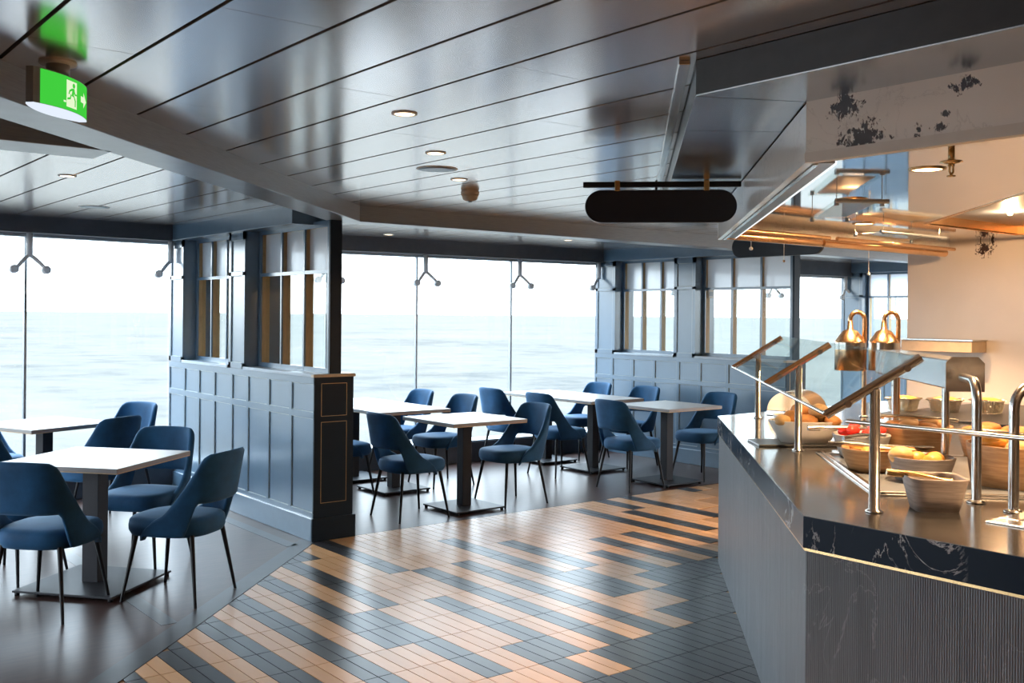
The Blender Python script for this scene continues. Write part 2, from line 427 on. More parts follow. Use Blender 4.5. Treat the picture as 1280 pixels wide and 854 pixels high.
for i, (vis, full, dk, u0, v0, poly) in enumerate(cells):
    if i < 300 and vis > 0:
        if full:
            o = bpy.data.objects.new('floor_tile', proto[dk]); C.objects.link(o); o.location = (u0, v0, 0); o.parent = floor
        else:
            MB().prism(poly, -.006, 0).build('floor_tile', 'tile_dark' if dk else 'tile_tan', floor)
    else:
        rest.prism(poly, -.006, 0, 1 if dk else 0)
o = rest.build('floor_tile_field', ['tile_tan', 'tile_dark'], floor); o['kind'] = 'stuff'

# ---- floor: dark wood beyond the tiles
fw_ = MB().prism([(-4, -.816), (VW - DG, VW), (14, VW), (14, 9.7), (-4, 9.7)], -.05, 0).build('floor_wood', 'wood')
tag(fw_, 'dark glossy wooden floor under the dining tables', 'floor', kind='structure')
def strip(p, q, w, z0=-.002, z1=.0012):
    p, q = Vector(p), Vector(q); d = (q - p).normalized(); n = Vector((-d.y, d.x)) * w
    return MB().prism([tuple(p), tuple(q), tuple(q + n), tuple(p + n)], z0, z1)
strip((-4, -4 + DG), (VW - DG + .02, VW + .02), .13).build('border_strip', 'border', fw_)
strip((VW - DG - .16, 6.62), (VW - DG - .16, 9.4), .09).build('border_strip', 'border', fw_)
strip((1.98, 5.34), (1.98, 9.3), .09).build('border_strip', 'border', fw_)

# ---- ceiling with lacquered panels
ceil = MB().box(-4, 14, -4, 9.8, ZC + .019, ZC + .06).build('ceiling', 'ceil_gap')
tag(ceil, 'low ceiling of long brown lacquered metal panels', 'ceiling', kind='structure')
CU, CP, CL = 1.048, .3225, 1.93
pm = {}
for k in range(-16, 38):
    a = CU + k * CP
    off = 2.575 - .643 * (k % 3)
    n0 = math.floor((-4 - off) / CL)
    for n in range(n0, n0 + 9):
        v0 = max(off + n * CL, -4); v1 = min(off + (n + 1) * CL, 9.6)
        if v1 - v0 < .02: continue
        key = (round(v1 - v0, 3))
        if key not in pm:
            o = MB().box(.0075, CP - .0075, .0015, v1 - v0 - .0015, 0, .02).build('ceiling_panel', 'ceil'); pm[key] = o
            o.parent = ceil
        else:
            o = pm[key].copy(); C.objects.link(o); o.parent = ceil
        o.location = (a, v0, ZC)

# ---- beams under the ceiling
KU, KV = 3.81, 6.65
bw = .226
k2 = bw * math.sqrt(2)
beam = thing('trim_1', 'grey laminate ceiling beam bending above the edge of the tiles', 'beam', kind='structure')
MB().prism([(-3.5, KV - KU - 3.5), (KU, KV), (KU - (k2 - bw), KV + bw), (-3.5, KV - KU + k2 - 3.5)], ZB, ZC + .005).build('beam', 'beam', beam, .004)
MB().prism([(KU, KV), (13, KV), (13, KV + bw), (KU - (k2 - bw), KV + bw)], ZB, ZC + .005).build('beam', 'beam', beam, .004)
beam2 = MB().box(-4, 1.36, 4.47, 4.76, ZB, ZC + .005).build('trim_2', 'beam', None, .004)
tag(beam2, 'short grey ceiling beam running into the long diagonal beam', 'beam', kind='structure')

# ---- window walls
def wall_frame(p, q):
    p, q = Vector(p), Vector(q); d = (q - p); L = d.length; d.normalize()
    return Matrix(((d.x, -d.y, 0, p.x), (d.y, d.x, 0, p.y), (0, 0, 1, 0), (0, 0, 0, 1))), L
M['bracket'] = simple('grey_bracket', (.80, .82, .84), .4, .0, var=.05)
def bracket(loc, rz, label, arms=(-1, 1)):
    b = thing('window_bracket', label, 'bracket', loc, rz, 'forked brackets hanging before the windows')
    MB().lathe([(.027, -.20), (.027, 0)], 14).build('stem', 'bracket', b)
    for sgn in arms:
        MB().tube([(0, 0, -.185), (sgn * .03, -.01, -.205), (sgn * .075, -.03, -.25), (sgn * .115, -.045, -.295)], [.016, .018, .018, .015], 10).build('arm', 'bracket', b)
        e = Vector((sgn * .13, -.05, -.31))
        MB().tube([e + Vector((-.01, .03, 0)), e + Vector((-.01, .026, 0)), e + Vector((-.012, -.026, 0)), e + Vector((-.012, -.03, 0))], [.024, .036, .036, .024], 16).build('roller', 'bracket', b)
    return b
def window_wall(name, label, p, q, mull, zs=.22, zh=ZH, brackets=(), blabel=''):
    Mx, L = wall_frame(p, q)
    w = thing(name, label, 'window', kind='structure'); w.matrix_world = Mx
    # local: x along the wall, y outwards (away from the room)
    MB().box(0, L, -.16, .16, 0, zs).build('sill_box', 'header', w)
    MB().box(0, L, -.14, .12, zs, zs + .015).build('window_sill', 'steel_dark', w)
    MB().box(0, L, -.20, .16, zh + .02, ZC + .01).build('window_header', 'header', w)
    MB().box(0, L, -.06, .06, zh - .005, zh + .02).build('window_frame', 'sill', w)
    xs = [0] + list(mull) + [L]
    for a, b in zip(xs[:-1], xs[1:]):
        MB().box(a + .009, b - .009, -.006, .006, zs + .015, zh).build('pane', 'glass', w)
    for a in mull:
        MB().box(a - .010, a + .010, -.018, .018, zs + .015, zh).build('mullion', 'steel_dark', w)
    ang = math.atan2(Mx[1][0], Mx[0][0])
    for i, a in enumerate(brackets):
        pt = Mx @ Vector((a, -.10, zh + .02)); bracket(pt, ang, blabel[i], (-1,) if 'cut off' in blabel[i] else (-1, 1))
    return w
WA, WB, WC_ = (3.44, 9.6), (3.76, 9.58), (8.65, 9.28)
dirL = Vector((3.44 - 1.9, 9.6 - 9.45)).normalized(); PL_ = Vector(WA) - dirL * 7.5
dl = (Vector((2.153, 9.475)) - PL_).length
window_wall('window_1', 'tall sea windows beside the tables on the darker side of the divider', PL_, WA, [dl - 3.6, dl - 1.8, dl], .22, ZH, [dl, 7.47],
            ['grey forked bracket on the thin mullion of the windows behind the square diagonal table', 'grey bracket cut off by the far pilaster of the divider by the diagonal table'])
LB = (Vector(WC_) - Vector(WB)).length
m1_ = (Vector((5.05, 9.50)) - Vector(WB)).length; m2_ = (Vector((6.117, 9.435)) - Vector(WB)).length; m3_ = (Vector((7.375, 9.358)) - Vector(WB)).length
window_wall('window_2', 'tall sea windows between the two blue dividers', WB, WC_, [m1_, m2_, m3_], .22, ZH - .012, [m1_ - .02, m2_ + .06, m3_ + .06, LB - .03],
            ['grey forked bracket seen through the panes of the divider beside the diagonal table', 'grey forked bracket before the windows, above the twin tables beside the divider end', 'grey forked bracket before the windows, above the gap between the two pairs of twin tables',
             'grey bracket cut off by the pilaster of the divider behind the twin tables'])
W3a, W3b = (8.97, 9.26), (13.3, 8.90)
L3 = (Vector(W3b) - Vector(W3a)).length
window_wall('window_3', 'sea windows beyond the blue divider, seen past the buffet', W3a, W3b, [L3 * .3, L3 * .62], .22, ZH - .05, [L3 * .02 + .9, L3 * .3 + .06, L3 * .62 + .06, L3 - .03],
            ['grey forked bracket seen through the first panes of the divider behind the twin tables', 'grey forked bracket seen through the middle panes of the divider by the buffet', 'grey forked bracket beside the end post of the divider by the buffet', 'grey forked bracket beside the farthest divider'])
W4b = (17.5, 8.6)
window_wall('window_4', 'farthest strip of sea windows beyond the last divider', (13.62, 8.88), W4b, [1.0, 2.2, 3.2], .22, ZH - .05, [1.06, 2.26],
            ['grey forked bracket seen through the panes of the farthest divider', 'grey forked bracket seen through the panes of the farthest divider'])

# ---- panelled dividers between the bays (local: x = 0 is the panelled face, thickness along +x, y = 0 near end)
def bead_rect(m, a, b, z0, z1, e=.005):
    x0, x1 = .003, .012
    m.box(x0, x1, a, b, z0, z0 + e); m.box(x0, x1, a, b, z1 - e, z1); m.box(x0, x1, a, a + e, z0, z1); m.box(x0, x1, b - e, b, z0, z1)
M['bead'] = simple('pale_beading', (.30, .36, .38), .35, var=.05)
def divider(name, label, loc, rz, Ly, detail=True):
    w = thing(name, label, 'wall', loc, rz, kind='structure')
    T = .32
    far = Ly - .35; c0, c1 = 1.23, 1.55
    MB().box(.014, T - .014, .014, Ly, 0, 1.19).build('core', 'paint', w)
    MB().box(-.018, T + .018, 0, Ly, 0, .165).build('skirting', 'paint', w, .004); MB().box(-.018, T + .018, -.018, .0, 0, .165).build('skirting', 'end_shade', w, .004)
    MB().box(-.012, T + .012, .03, c0 + .002, 1.185, 1.205).build('sill_cap', 'sill', w, .002); MB().box(-.012, T + .012, -.012, .03, 1.185, 1.205).build('cap_end', 'cap', w, .002)
    MB().box(-.004, T + .004, -.004, c0, 1.200, 1.2085).build('sill_top', 'sill', w)
    MB().box(-.012, T + .012, c1, far, 1.185, 1.2085).build('sill_cap', 'sill', w, .002)
    # stiles, rails and panels of the dado
    ys = [.0, .385, .775, 1.165, 1.485, 1.86, 2.21, 2.56, Ly]
    st = MB()
    for z0, z1 in ((.165, .20), (.885, .93), (1.135, 1.187)): st.box(0, .016, 0, Ly, z0, z1)
    for i, y in enumerate(ys):
        a, b = (max(0, y - .02), min(Ly, y + .02)); st.box(.0005, .016, a, b, .2, 1.14)
    st.build('panel_frame', 'paint', w)
    bead = MB()
    for i in range(len(ys) - 1):
        a, b = max(.02, ys[i] + .02), min(Ly - .02, ys[i + 1] - .02)
        for z0, z1 in ((.2, .885), (.93, 1.135)):
            MB().box(.0105, .015, a + .006, b - .006, z0 + .006, z1 - .006).build('wall_panel', 'paint_panel', w)
            bead_rect(bead, a, b, z0, z1)
    bead.build('panel_beading', 'bead', w)
    # end face: two panels outlined in gilt
    MB().box(.0, T, -.001, .014, .165, 1.187).build('end_board', 'end_shade', w)
    for z0, z1 in ((.27, .86), (.90, 1.14)):
        ln = MB(); x0, x1, e = .055, T - .055, .0035
        ln.box(x0, x1, -.002, .002, z0, z0 + e); ln.box(x0, x1, -.002, .002, z1 - e, z1); ln.box(x0, x0 + e, -.002, .002, z0, z1); ln.box(x1 - e, x1, -.002, .002, z0, z1)
        ln.build('gilt_outline', 'gold_line', w)
    # pilasters
    for a, b in ((c0, c1), (far, Ly)):
        MB().box(.014, T, a, b, 1.19, 2.33).build('pilaster', 'paint', w)
        fr = MB()
        for z0, z1 in ((1.19, 1.235), (1.955, 1.985), (2.25, 2.33)): fr.box(0, .016, a, b, z0, z1)
        fr.box(0, .016, a, a + .045, 1.19, 2.33); fr.box(0, .016, b - .045, b, 1.19, 2.33)
        fr.build('pilaster_frame', 'paint', w)
        bead = MB()
        for z0, z1 in ((1.235, 1.955), (1.985, 2.25)): bead_rect(bead, a + .045, b - .045, z0, z1)
        bead.build('panel_beading', 'bead', w)
        for z0, z1 in ((1.235, 1.955), (1.985, 2.25)):
            MB().box(.0105, .015, a + .05, b - .05, z0 + .006, z1 - .006).build('wall_panel', 'paint_panel', w)
    MB().box(-.05, T + .05, .28, Ly - .02, 2.312, ZC + .003).build('header', 'paint', w, .004)
    # glazed screens, set back from the face
    for a, b in ((.02, c0), (c1, far)):
        x0, x1 = .125, .205; fr = MB(); tn = MB()
        e = .035
        fr.box(x0, x0 + .014, a, b, 1.205, 1.245); fr.box(x0, x0 + .014, a, b, 2.285, 2.333)
        fr.box(x0, x0 + .014, a, b, 1.945, 1.972)
        tn.box(x0 + .014, x1, a, b, 1.205, 1.238); tn.box(x0 + .014, x1, a, b, 2.29, 2.333); tn.box(x0 + .014, x1, a, b, 1.948, 1.969)
        wd = (b - a - e) / 3
        for k in range(4):
            y = a + wd * k; y0, y1 = y, y + e
            if k in (1, 2): y0, y1 = y + .006, y + e - .008
            fr.box(x0 - .001, x0 + .014, y0, y1, 1.205, 2.333); tn.box(x0 + .014, x1, y0 + .003, y1 - .003, 1.205, 2.333)
        s_ = fr.build('screen_frame', 'paint', w); tn.build('screen_lining', 'tan', s_)
        for k in range(3):
            y0, y1 = a + wd * k + e - .004, a + wd * (k + 1) + .008
            MB().box(x0 + .045, x0 + .050, y0, y1, 1.97, 2.288).build('reeded_pane', 'frost', s_)
            MB().box(x0 + .045, x0 + .050, y0, y1, 1.24, 1.946).build('clear_pane', 'glass', s_)
    # end post of the near screen
    MB().box(.12, .215, -.0, .022, 1.205, 2.333).build('end_post', 'end_shade', w)
    return w
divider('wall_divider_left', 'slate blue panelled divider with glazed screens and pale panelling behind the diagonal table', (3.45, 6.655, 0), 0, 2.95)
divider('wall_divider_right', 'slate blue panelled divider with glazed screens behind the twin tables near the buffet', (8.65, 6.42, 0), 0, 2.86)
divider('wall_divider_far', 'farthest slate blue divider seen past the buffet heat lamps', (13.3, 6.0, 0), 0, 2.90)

em = thing('emergency_light', 'small white box light on the back of the divider pilaster near the buffet', 'light', (8.84, 7.62, 1.86))
MB().box(-.03, .05, -.025, .028, 0, .09).build('housing', 'white_plastic', em, .004); MB().box(-.02, .04, -.028, -.024, .02, .07).build('lens', 'sill', em)
# ---- walls behind the viewpoint and at the ship's inner side
def swall(name, label, *b):
    o = MB().box(*b).build(name, 'backwall'); return tag(o, label, 'wall', kind='structure')
swall('wall_back', 'plain dark wall closing the room opposite the windows', -4, 14, -4.1, -4, 0, ZC)
swall('wall_side', 'plain dark wall closing the room at its near side', -4.1, -4, -4, 4.4, 0, ZC)
wm = MB().box(7.95, 8.15, -4, 4.68, 0, ZC).build('wall_marble', 'wallmarble')
tag(wm, 'pale marble wall behind the buffet', 'wall', kind='structure')

# ---- sea
sea = MB().add([(-30000, -30000, -18), (30000, -30000, -18), (30000, 30000, -18), (-30000, 30000, -18)], [(0, 1, 2, 3)]).build('sea', 'sea')
tag(sea, 'pale calm sea stretching to the horizon outside the windows', 'sea', kind='stuff')

# ================================================================== FURNITURE
def make_table(size=.76, base=.50):
    t = thing('cafe_table', 'table', 'table')
    h = size / 2; b = base / 2
    MB().box(-h, h, -h, h, .747, .772).build('tabletop', 'top', t, .003)
    MB().box(-h + .002, h - .002, -h + .002, h - .002, .741, .768).add([], []).build('edge_band', 'edge', t)
    MB().box(-.16, .16, -.16, .16, .733, .741).build('top_plate', 'ped', t)
    p = .045 if size < .78 else .052
    MB().box(-p, p, -p, p, .03, .735).build('pedestal', 'ped', t, .003)
    MB().box(-b, b, -b, b, .018, .031).build('base_plate', 'ped', t, .003)
    for sx in (-1, 1):
        for sy in (-1, 1):
            MB().lathe([(.014, 0), (.014, .019)], 12, (sx * (b - .02), sy * (b - .02), 0)).build('glide', 'black', t)
    return t

def make_chair():
    c = thing('dining_chair', 'chair', 'chair')
    # seat cushion: facing +x
    prof = [(.86, .375), (.95, .380), (1.0, .405), (1.005, .435), (.985, .462), (.93, .476), (.80, .483), (.45, .487), (.1, .488)]
    rg = []
    for (k, z) in prof:
        ring = []
        for i in range(40):
            a = 2 * PI * i / 40; ca, sa = math.cos(a), math.sin(a); n = 3.2
            x = .245 * k * math.copysign(abs(ca) ** (2 / n), ca) + .012; y = .235 * k * math.copysign(abs(sa) ** (2 / n), sa)
            if x < 0: y *= 1 - .10 * (x / .245) ** 2
            ring.append((x, y, z))
        rg.append(ring)
    MB().rings(rg).build('seat', 'velvet', c)
    # backrest shell
    NS, NTT = 48, 8
    def sm(x, a, b):
        k = max(0, min(1, (x - a) / (b - a))); return k * k * (3 - 2 * k)
    PHM = math.radians(104)
    def pt(s, t, off):
        phi = s * PHM; ap = abs(phi)
        ztop = .862 - .012 * (ap / .7) ** 2 if ap < .7 else .85
        d = math.radians(46)
        if ap > d:
            k = (ap - d) / (PHM - d); ztop = min(ztop, .85 - .43 * k ** .92)
        ztop -= .03 * sm(ap, math.radians(34), math.radians(50))
        if ap > PHM * .97: ztop = min(ztop, .43)
        zb = .575 - (.575 - .385) * sm(ap, math.radians(44), math.radians(62))
        zb = min(zb, ztop - .03)
        z = zb + (ztop - zb) * t
        n = 2.9; ca, sa = math.cos(phi), math.sin(phi)
        rx, ry = .252 + off, .243 + off
        x = -rx * math.copysign(abs(ca) ** (2 / n), ca); y = ry * math.copysign(abs(sa) ** (2 / n), sa)
        lean = max(0, (z - .40)) / .46
        x -= .085 * lean * max(0, ca) ** .7
        y *= 1 + .06 * lean - .03 * (1 - lean)
        return (x, y, z)
    th = .017
    vs = []; fs = []
    ts = [0, .06, .2, .4, .6, .8, .94, 1.0]
    cols = []
    for i in range(NS + 1):
        s = -1 + 2 * i / NS; col = []
        for t in ts: col.append(pt(s, t, th if t not in (0, 1.0) else th * .35))
        for t in reversed(ts): col.append(pt(s, t, -th if t not in (0, 1.0) else -th * .35))
        cols.append(col)
    n = len(cols[0])
    for cl in cols: vs += cl
    for i in range(NS):
        for k in range(n):
            k2 = (k + 1) % n; fs.append((i * n + k, (i + 1) * n + k, (i + 1) * n + k2, i * n + k2))
    fs.append(tuple(range(n))); fs.append(tuple(reversed(range(NS * n, NS * n + n))))
    MB().add(vs, fs, True).build('backrest', 'velvet', c)
    for sx in (-1, 1):
        for sy in (-1, 1):
            MB().tube([(sx * .175, sy * .165, .39), (sx * .235, sy * .222, .0)], [.0145, .0085], 10).build('leg', 'black', c)
    return c

tbl = make_table(); tbl_big = make_table(.80, .64)
chr_ = make_chair()
used = {}
def place(pro, loc, rz, label, group):
    o = pro if pro not in used.values() and id(pro) not in used else copy_tree(pro)
    used[id(pro)] = pro
    o.location = (loc[0], loc[1], 0); o.rotation_euler = (0, 0, math.radians(rz)); o['label'] = label; o['group'] = group
    return o
TG, CG = 'square pedestal tables with pale tops', 'blue velvet dining chairs'
place(tbl_big, (1.85, 6.37), 40, 'pale square table set diagonally beside the panelled divider', TG)
place(tbl, (2.09, 8.54), 22, 'pale square table against the windows behind the diagonal table', TG)
place(tbl, (5.07, 7.05), 0, 'pale square table standing by the tile edge next to the divider end', TG)
place(tbl, (5.07, 8.18), 0, 'pale table of the twin pair near the divider end, half farther from the window', TG)
place(tbl, (5.07, 8.945), 0, 'pale table of the twin pair near the divider end, half at the window', TG)
place(tbl, (7.49, 6.98), 0, 'warm-lit square table by the tile edge next to the buffet counter', TG)
place(tbl, (7.47, 8.03), 0, 'pale table of the twin pair before the far divider, half farther from the window', TG)
place(tbl, (7.47, 8.80), 0, 'pale table of the twin pair before the far divider, half at the window', TG)
CH = [
    ((1.50, 5.99), 44, 'blue velvet chair at the diagonal table, rear opening towards the open wooden floor'),
    ((2.18, 5.86), 128, 'blue velvet chair at the diagonal table, its legs beside the tile edge'),
    ((2.27, 6.76), 221, 'blue velvet chair at the diagonal table, its back towards the panelled divider'),
    ((1.50, 6.90), 308, 'blue velvet chair at the diagonal table, its back towards the window side'),
    ((2.33, 8.10), 118, 'blue velvet chair between the diagonal table and the table at the windows'),
    ((2.72, 8.86), 205, 'blue velvet chair at the window table, its back near the divider pilaster'),
    ((1.78, 9.06), 295, 'blue velvet chair at the window table, its back to the glass'),
    ((4.52, 7.04), 0, 'blue velvet chair at the tile-edge table by the divider end, on its divider side'),
    ((5.57, 7.04), 180, 'blue velvet chair at the tile-edge table by the divider end, facing the divider'),
    ((4.50, 8.18), 0, 'blue velvet chair squeezed behind the divider end at the twin tables'),
    ((4.50, 8.95), 0, 'blue velvet chair at the window end of the twin tables, hidden behind the divider end'),
    ((5.62, 8.20), 180, 'blue velvet chair at the twin tables by the divider end, facing the divider'),
    ((5.62, 8.97), 180, 'blue velvet chair at the window half of the first twin tables, facing the divider'),
    ((6.98, 6.97), 0, 'bright blue velvet chair at the buffet-side table, its back to the other tables'),
    ((8.03, 6.98), 180, 'blue velvet chair at the buffet-side table, its back to the far divider'),
    ((6.97, 8.01), 0, 'blue velvet chair at the second twin tables, its back to the first twin tables'),
    ((6.97, 8.82), 0, 'blue velvet chair at the window half of the second twin tables, facing the far divider'),
    ((8.02, 8.05), 180, 'blue velvet chair at the second twin tables, its back to the far divider'),
    ((8.02, 8.82), 180, 'blue velvet chair in the corner between the windows and the far divider'),
]
for loc, rz, lab in CH: place(chr_, loc, rz, lab, CG)

# ================================================================== BUFFET COUNTER
N0, FC = (2.915, 2.09), (5.36, 4.535)
CT = .98
foot = [N0, FC, (7.94, 4.60), (7.94, -2.5), (2.915, -2.5)]
bc = thing('buffet_counter', 'buffet counter clad in dark ribbed stone panels', 'counter')
ins = .012
core = [(N0[0] + .03, N0[1] - .012), (FC[0] + .012, FC[1] - .03), (7.92, 4.57), (7.92, -2.48), (N0[0] + .03, -2.48)]
MB().prism(core, 0, .862).build('core', 'stone', bc)
def panel_run(p, q, widths, z0, z1, th=.02):
    Mx, L = wall_frame(p, q); x = 0; i = 0
    while x < L - .01:
        w = min(widths[i % len(widths)], L - x)
        o = MB().box(.0006, w - .0006, -th, 0, z0, z1).build('stone_panel', 'stone', bc)
        o.matrix_local = Mx @ Matrix.Translation((x, 0, 0)); x += w; i += 1
panel_run((N0[0] + .012, -2.5), (N0[0] + .012, N0[1] - .004), [.337] * 4 + [.337], .0, .862)
panel_run((N0[0] + .012, N0[1] - .004), (FC[0] + .004, FC[1] - .012), [.58], .0, .862)
br = MB(); br.prism([(N0[0] + .004, N0[1] - .002), (FC[0] + .002, FC[1] - .004), (7.93, 4.585), (7.93, -2.49), (N0[0] + .004, -2.49)], .862, .872)
br.build('brass_strip', 'brass', bc)
ct = thing('countertop', 'dark polished buffet worktop with a black marble edge', 'countertop')
MB().prism(foot, .872, .978).build('marble_edge', 'bmarble', ct)
MB().prism([(N0[0] + .002, N0[1] - .001), (FC[0] + .001, FC[1] - .002), (7.938, 4.598), (7.938, -2.498), (N0[0] + .002, -2.498)], .978, CT).build('surface', 'worktop', ct)
# frame in diagonal coordinates: a along the counter's slanted edge, b into the counter
DO = Vector(N0); DA = Vector((R2, R2)); DBv = Vector((R2, -R2))
def dg(a, b, z): p = DO + DA * a + DBv * b; return Vector((p.x, p.y, z))
def todg(u, v): d = Vector((u, v)) - DO; return d.dot(DA), d.dot(DBv)
RDG = Matrix.Translation((DO.x, DO.y, 0)) @ Matrix.Rotation(PI / 4, 4, 'Z')      # local x = a, local y = -b
# recessed cold well with a steel rim
well = thing('buffet_well', 'steel-rimmed recessed well holding the bowls on the worktop', 'well')
a0, b0 = todg(3.46, 2.17); a1 = todg(4.31, 3.04)[0]; b1 = b0 + .95
fr = MB()
for (A0, A1, B0, B1) in ((a0, a1, b0, b0 + .05), (a0, a1, b1 - .05, b1), (a0, a0 + .05, b0, b1), (a1 - .05, a1, b0, b1)):
    fr.box(A0, A1, -B1, -B0, CT, CT + .006, 0, RDG)
fr.build('rim', 'steel', well, .002)
ri = MB()
for (A0, A1, B0, B1) in ((a0 + .02, a1 - .02, b0 + .02, b0 + .032), (a0 + .02, a0 + .032, b0 + .02, b1 - .02)):
    ri.box(A0, A1, -B1, -B0, CT + .004, CT + .013, 0, RDG)
ri.build('rim_lip', 'steel', well, .002)
MB().box(a0 + .05, a1 - .05, -(b1 - .05), -(b0 + .05), CT + .0005, CT + .002, 0, RDG).build('well_floor', 'steel_dark', well)
w2 = thing('buffet_well', 'steel-rimmed sunken tray at the front of the worktop beside the curved posts', 'well')
fr = MB()
for b in ((3.31, 3.40, .6, 1.665), (3.40, 4.1, 1.60, 1.665)): fr.box(*b, CT, CT + .006)
fr.build('rim', 'steel', w2, .002); MB().box(3.36, 4.1, .6, 1.62, CT + .0005, CT + .002).build('well_floor', 'plastic_black', w2)
# food guard along the slanted edge
guard = thing('sneeze_guard', 'slanted glass food guard on steel posts along the slanted counter edge', 'food guard')
PA = [todg(3.176, 1.972), todg(4.305, 3.128), todg(5.467, 4.292)]
GB = sum(p[1] for p in PA) / 3
for a, _ in PA:
    MB().lathe([(.030, CT), (.030, CT + .006), (.0185, CT + .012), (.0175, 1.405)], 18, tuple(dg(a, GB, 0))).build('post', 'steel', guard)
    lo, hi = dg(a, GB - .165, 1.312), dg(a, GB + .150, 1.515)
    arm = MB().tube([lo, hi], .0165, 16).build('arm', 'copper' if a != PA[0][0] else 'steel', guard)  # farther arms copper-toned: warm light on steel put into the colour
    for k in (.22, .84):
        c = lo.lerp(hi, k); MB().tube([c + Vector((R2, R2, 0)) * -.03 + Vector((0, 0, -.004)), c + Vector((R2, R2, 0)) * .035 + Vector((0, 0, -.004))], .012, 10).build('clamp', 'steel', arm)
for (i, j) in ((0, 1), (1, 2)):
    A0, A1 = PA[i][0] + .03, PA[j][0] - .03
    l0, l1, h1, h0 = dg(A0, GB - .165, 1.322), dg(A1, GB - .165, 1.322), dg(A1, GB + .150, 1.525), dg(A0, GB + .150, 1.525)
    nrm = (l1 - l0).cross(h0 - l0).normalized() * .006
    vs = [l0, l1, h1, h0, l0 + nrm, l1 + nrm, h1 + nrm, h0 + nrm]
    MB().add(vs, [(0, 1, 2, 3), (7, 6, 5, 4), (0, 4, 5, 1), (1, 5, 6, 2), (2, 6, 7, 3), (3, 7, 4, 0)]).build('guard_pane', 'guard_glass', guard)
    MB().tube([dg(PA[i][0] - .0, GB - .168, 1.316), dg(PA[j][0] + .0, GB - .168, 1.316)], .007, 8).build('edge_rail', 'steel', guard)
# front guard: canes and rail
cane = thing('guard_rail', 'steel rail on curved cane posts at the counter front', 'rail')
for (u, v) in ((3.634, 1.862), (3.563, 1.693)):
    d = Vector((.80, .60, 0)) if v > 1.8 else Vector((.9, -.43, 0))
    pts = [(u, v, CT + .01), (u, v, 1.33)]
    for k in range(1, 8):
        a = k / 7 * PI / 2; pts.append((u + d.x * .08 * (1 - math.cos(a)), v + d.y * .08 * (1 - math.cos(a)), 1.34 + .08 * math.sin(a)))
    pts.append((u + d.x * (.30 if v > 1.8 else .5), v + d.y * (.30 if v > 1.8 else .5), 1.42))
    MB().tube(pts, .0175, 16).build('cane_post', 'steel', cane)
    MB().lathe([(.033, CT), (.033, CT + .005), (.022, CT + .012)], 18, (u, v, 0)).build('post_flange', 'steel', cane)
MB().tube([(3.468, 2.29, 1.25), (3.468, -2.0, 1.25)], .0085, 12).build('front_rail', 'steel', cane)
# lamp gantry box with octagonal end plate
gan = thing('light_gantry', 'long steel light box with an octagonal end plate above the bowls', 'light box')
S0 = Vector((3.972, 2.086)); ga, gb = todg(*S0)
oc = [(-.075, -.045), (-.05, -.07), (.05, -.07), (.075, -.045), (.075, .07), (-.075, .07)]
oc = [(-.075, -.07), (.075, -.07), (.075, .045), (.05, .07), (-.05, .07), (-.075, .045)]
vs = []; 
for aa in (ga - .006, ga + .004):
    for (y, z) in oc: vs.append(dg(aa, gb + y, 1.427 + z))
n = 6
MB().add(vs, [tuple(range(n)), tuple(reversed(range(n, 2 * n)))] + [(i, i + n, (i + 1) % n + n, (i + 1) % n) for i in range(n)]).build('end_plate', 'steel', gan)
MB().box(ga + .004, ga + 1.22, -(gb + .068), -(gb - .068), 1.365, 1.485, 0, RDG).build('housing', 'stainless', gan, .006)
MB().tube([dg(ga + 1.1, gb, CT), dg(ga + 1.1, gb, 1.37)], .016, 12).build('support', 'steel', gan)
MB().tube([dg(ga + .25, gb + .0, CT), dg(ga + .25, gb, 1.37)], .016, 12).build('support', 'steel', gan)
gan2 = thing('wall_shelf_box', 'sand coloured box mounted on the marble wall behind the buffet', 'box')
MB().box(7.72, 7.95, 4.0, 4.60, 1.385, 1.475).build('body', 'cap', gan2, .004); MB().box(7.71, 7.95, 3.99, 4.61, 1.475, 1.485).build('lid', 'steel', gan2)
# heat lamps: brushed steel, with its orange reflections put into the copper colour
for i, ((u, v), (ux, vx), lab) in enumerate((((6.16, 3.94), (6.085, 4.0), 'steel carving heat lamp, copper-toned for orange reflections, on a bent post beside the roll-top dish'), ((6.36, 3.81), (6.285, 3.87), 'steel carving heat lamp, copper-toned for orange reflections, on a bent post beside the marble wall edge'))):
    h = thing('heat_lamp', lab, 'heat lamp', (u, v, CT), 0, 'steel heat lamps with orange reflections in their colour')
    hx, hy = ux - u, vx - v
    L = .105
    pts = [(0, 0, 0), (0, 0, .66)]
    for k in range(1, 9):
        a = k / 8 * PI; pts.append((hx / 2 * (1 - math.cos(a)), hy / 2 * (1 - math.cos(a)), .66 + .05 * math.sin(a)))
    pts.append((hx, hy, .62))
    MB().tube(pts, .0155, 14).build('post', 'copper', h)
    MB().lathe([(.03, 0), (.03, .006), (.017, .012)], 16).build('flange', 'steel', h)
    sh = MB().lathe([(.096, .315), (.100, .317), (.100, .505), (.096, .515), (.050, .58), (.022, .592), (.016, .65)], 36, (hx, hy, 0), cb=False).build('shade', 'copper', h)
    MB().lathe([(.1006, .455), (.1006, .503)], 36, (hx, hy, 0), cb=False, ct=False).build('band', 'steel', sh)
    MB().lathe([(.09, .36), (.09, .365)], 24, (hx, hy, 0)).build('bulb', 'lamp_hood', h)
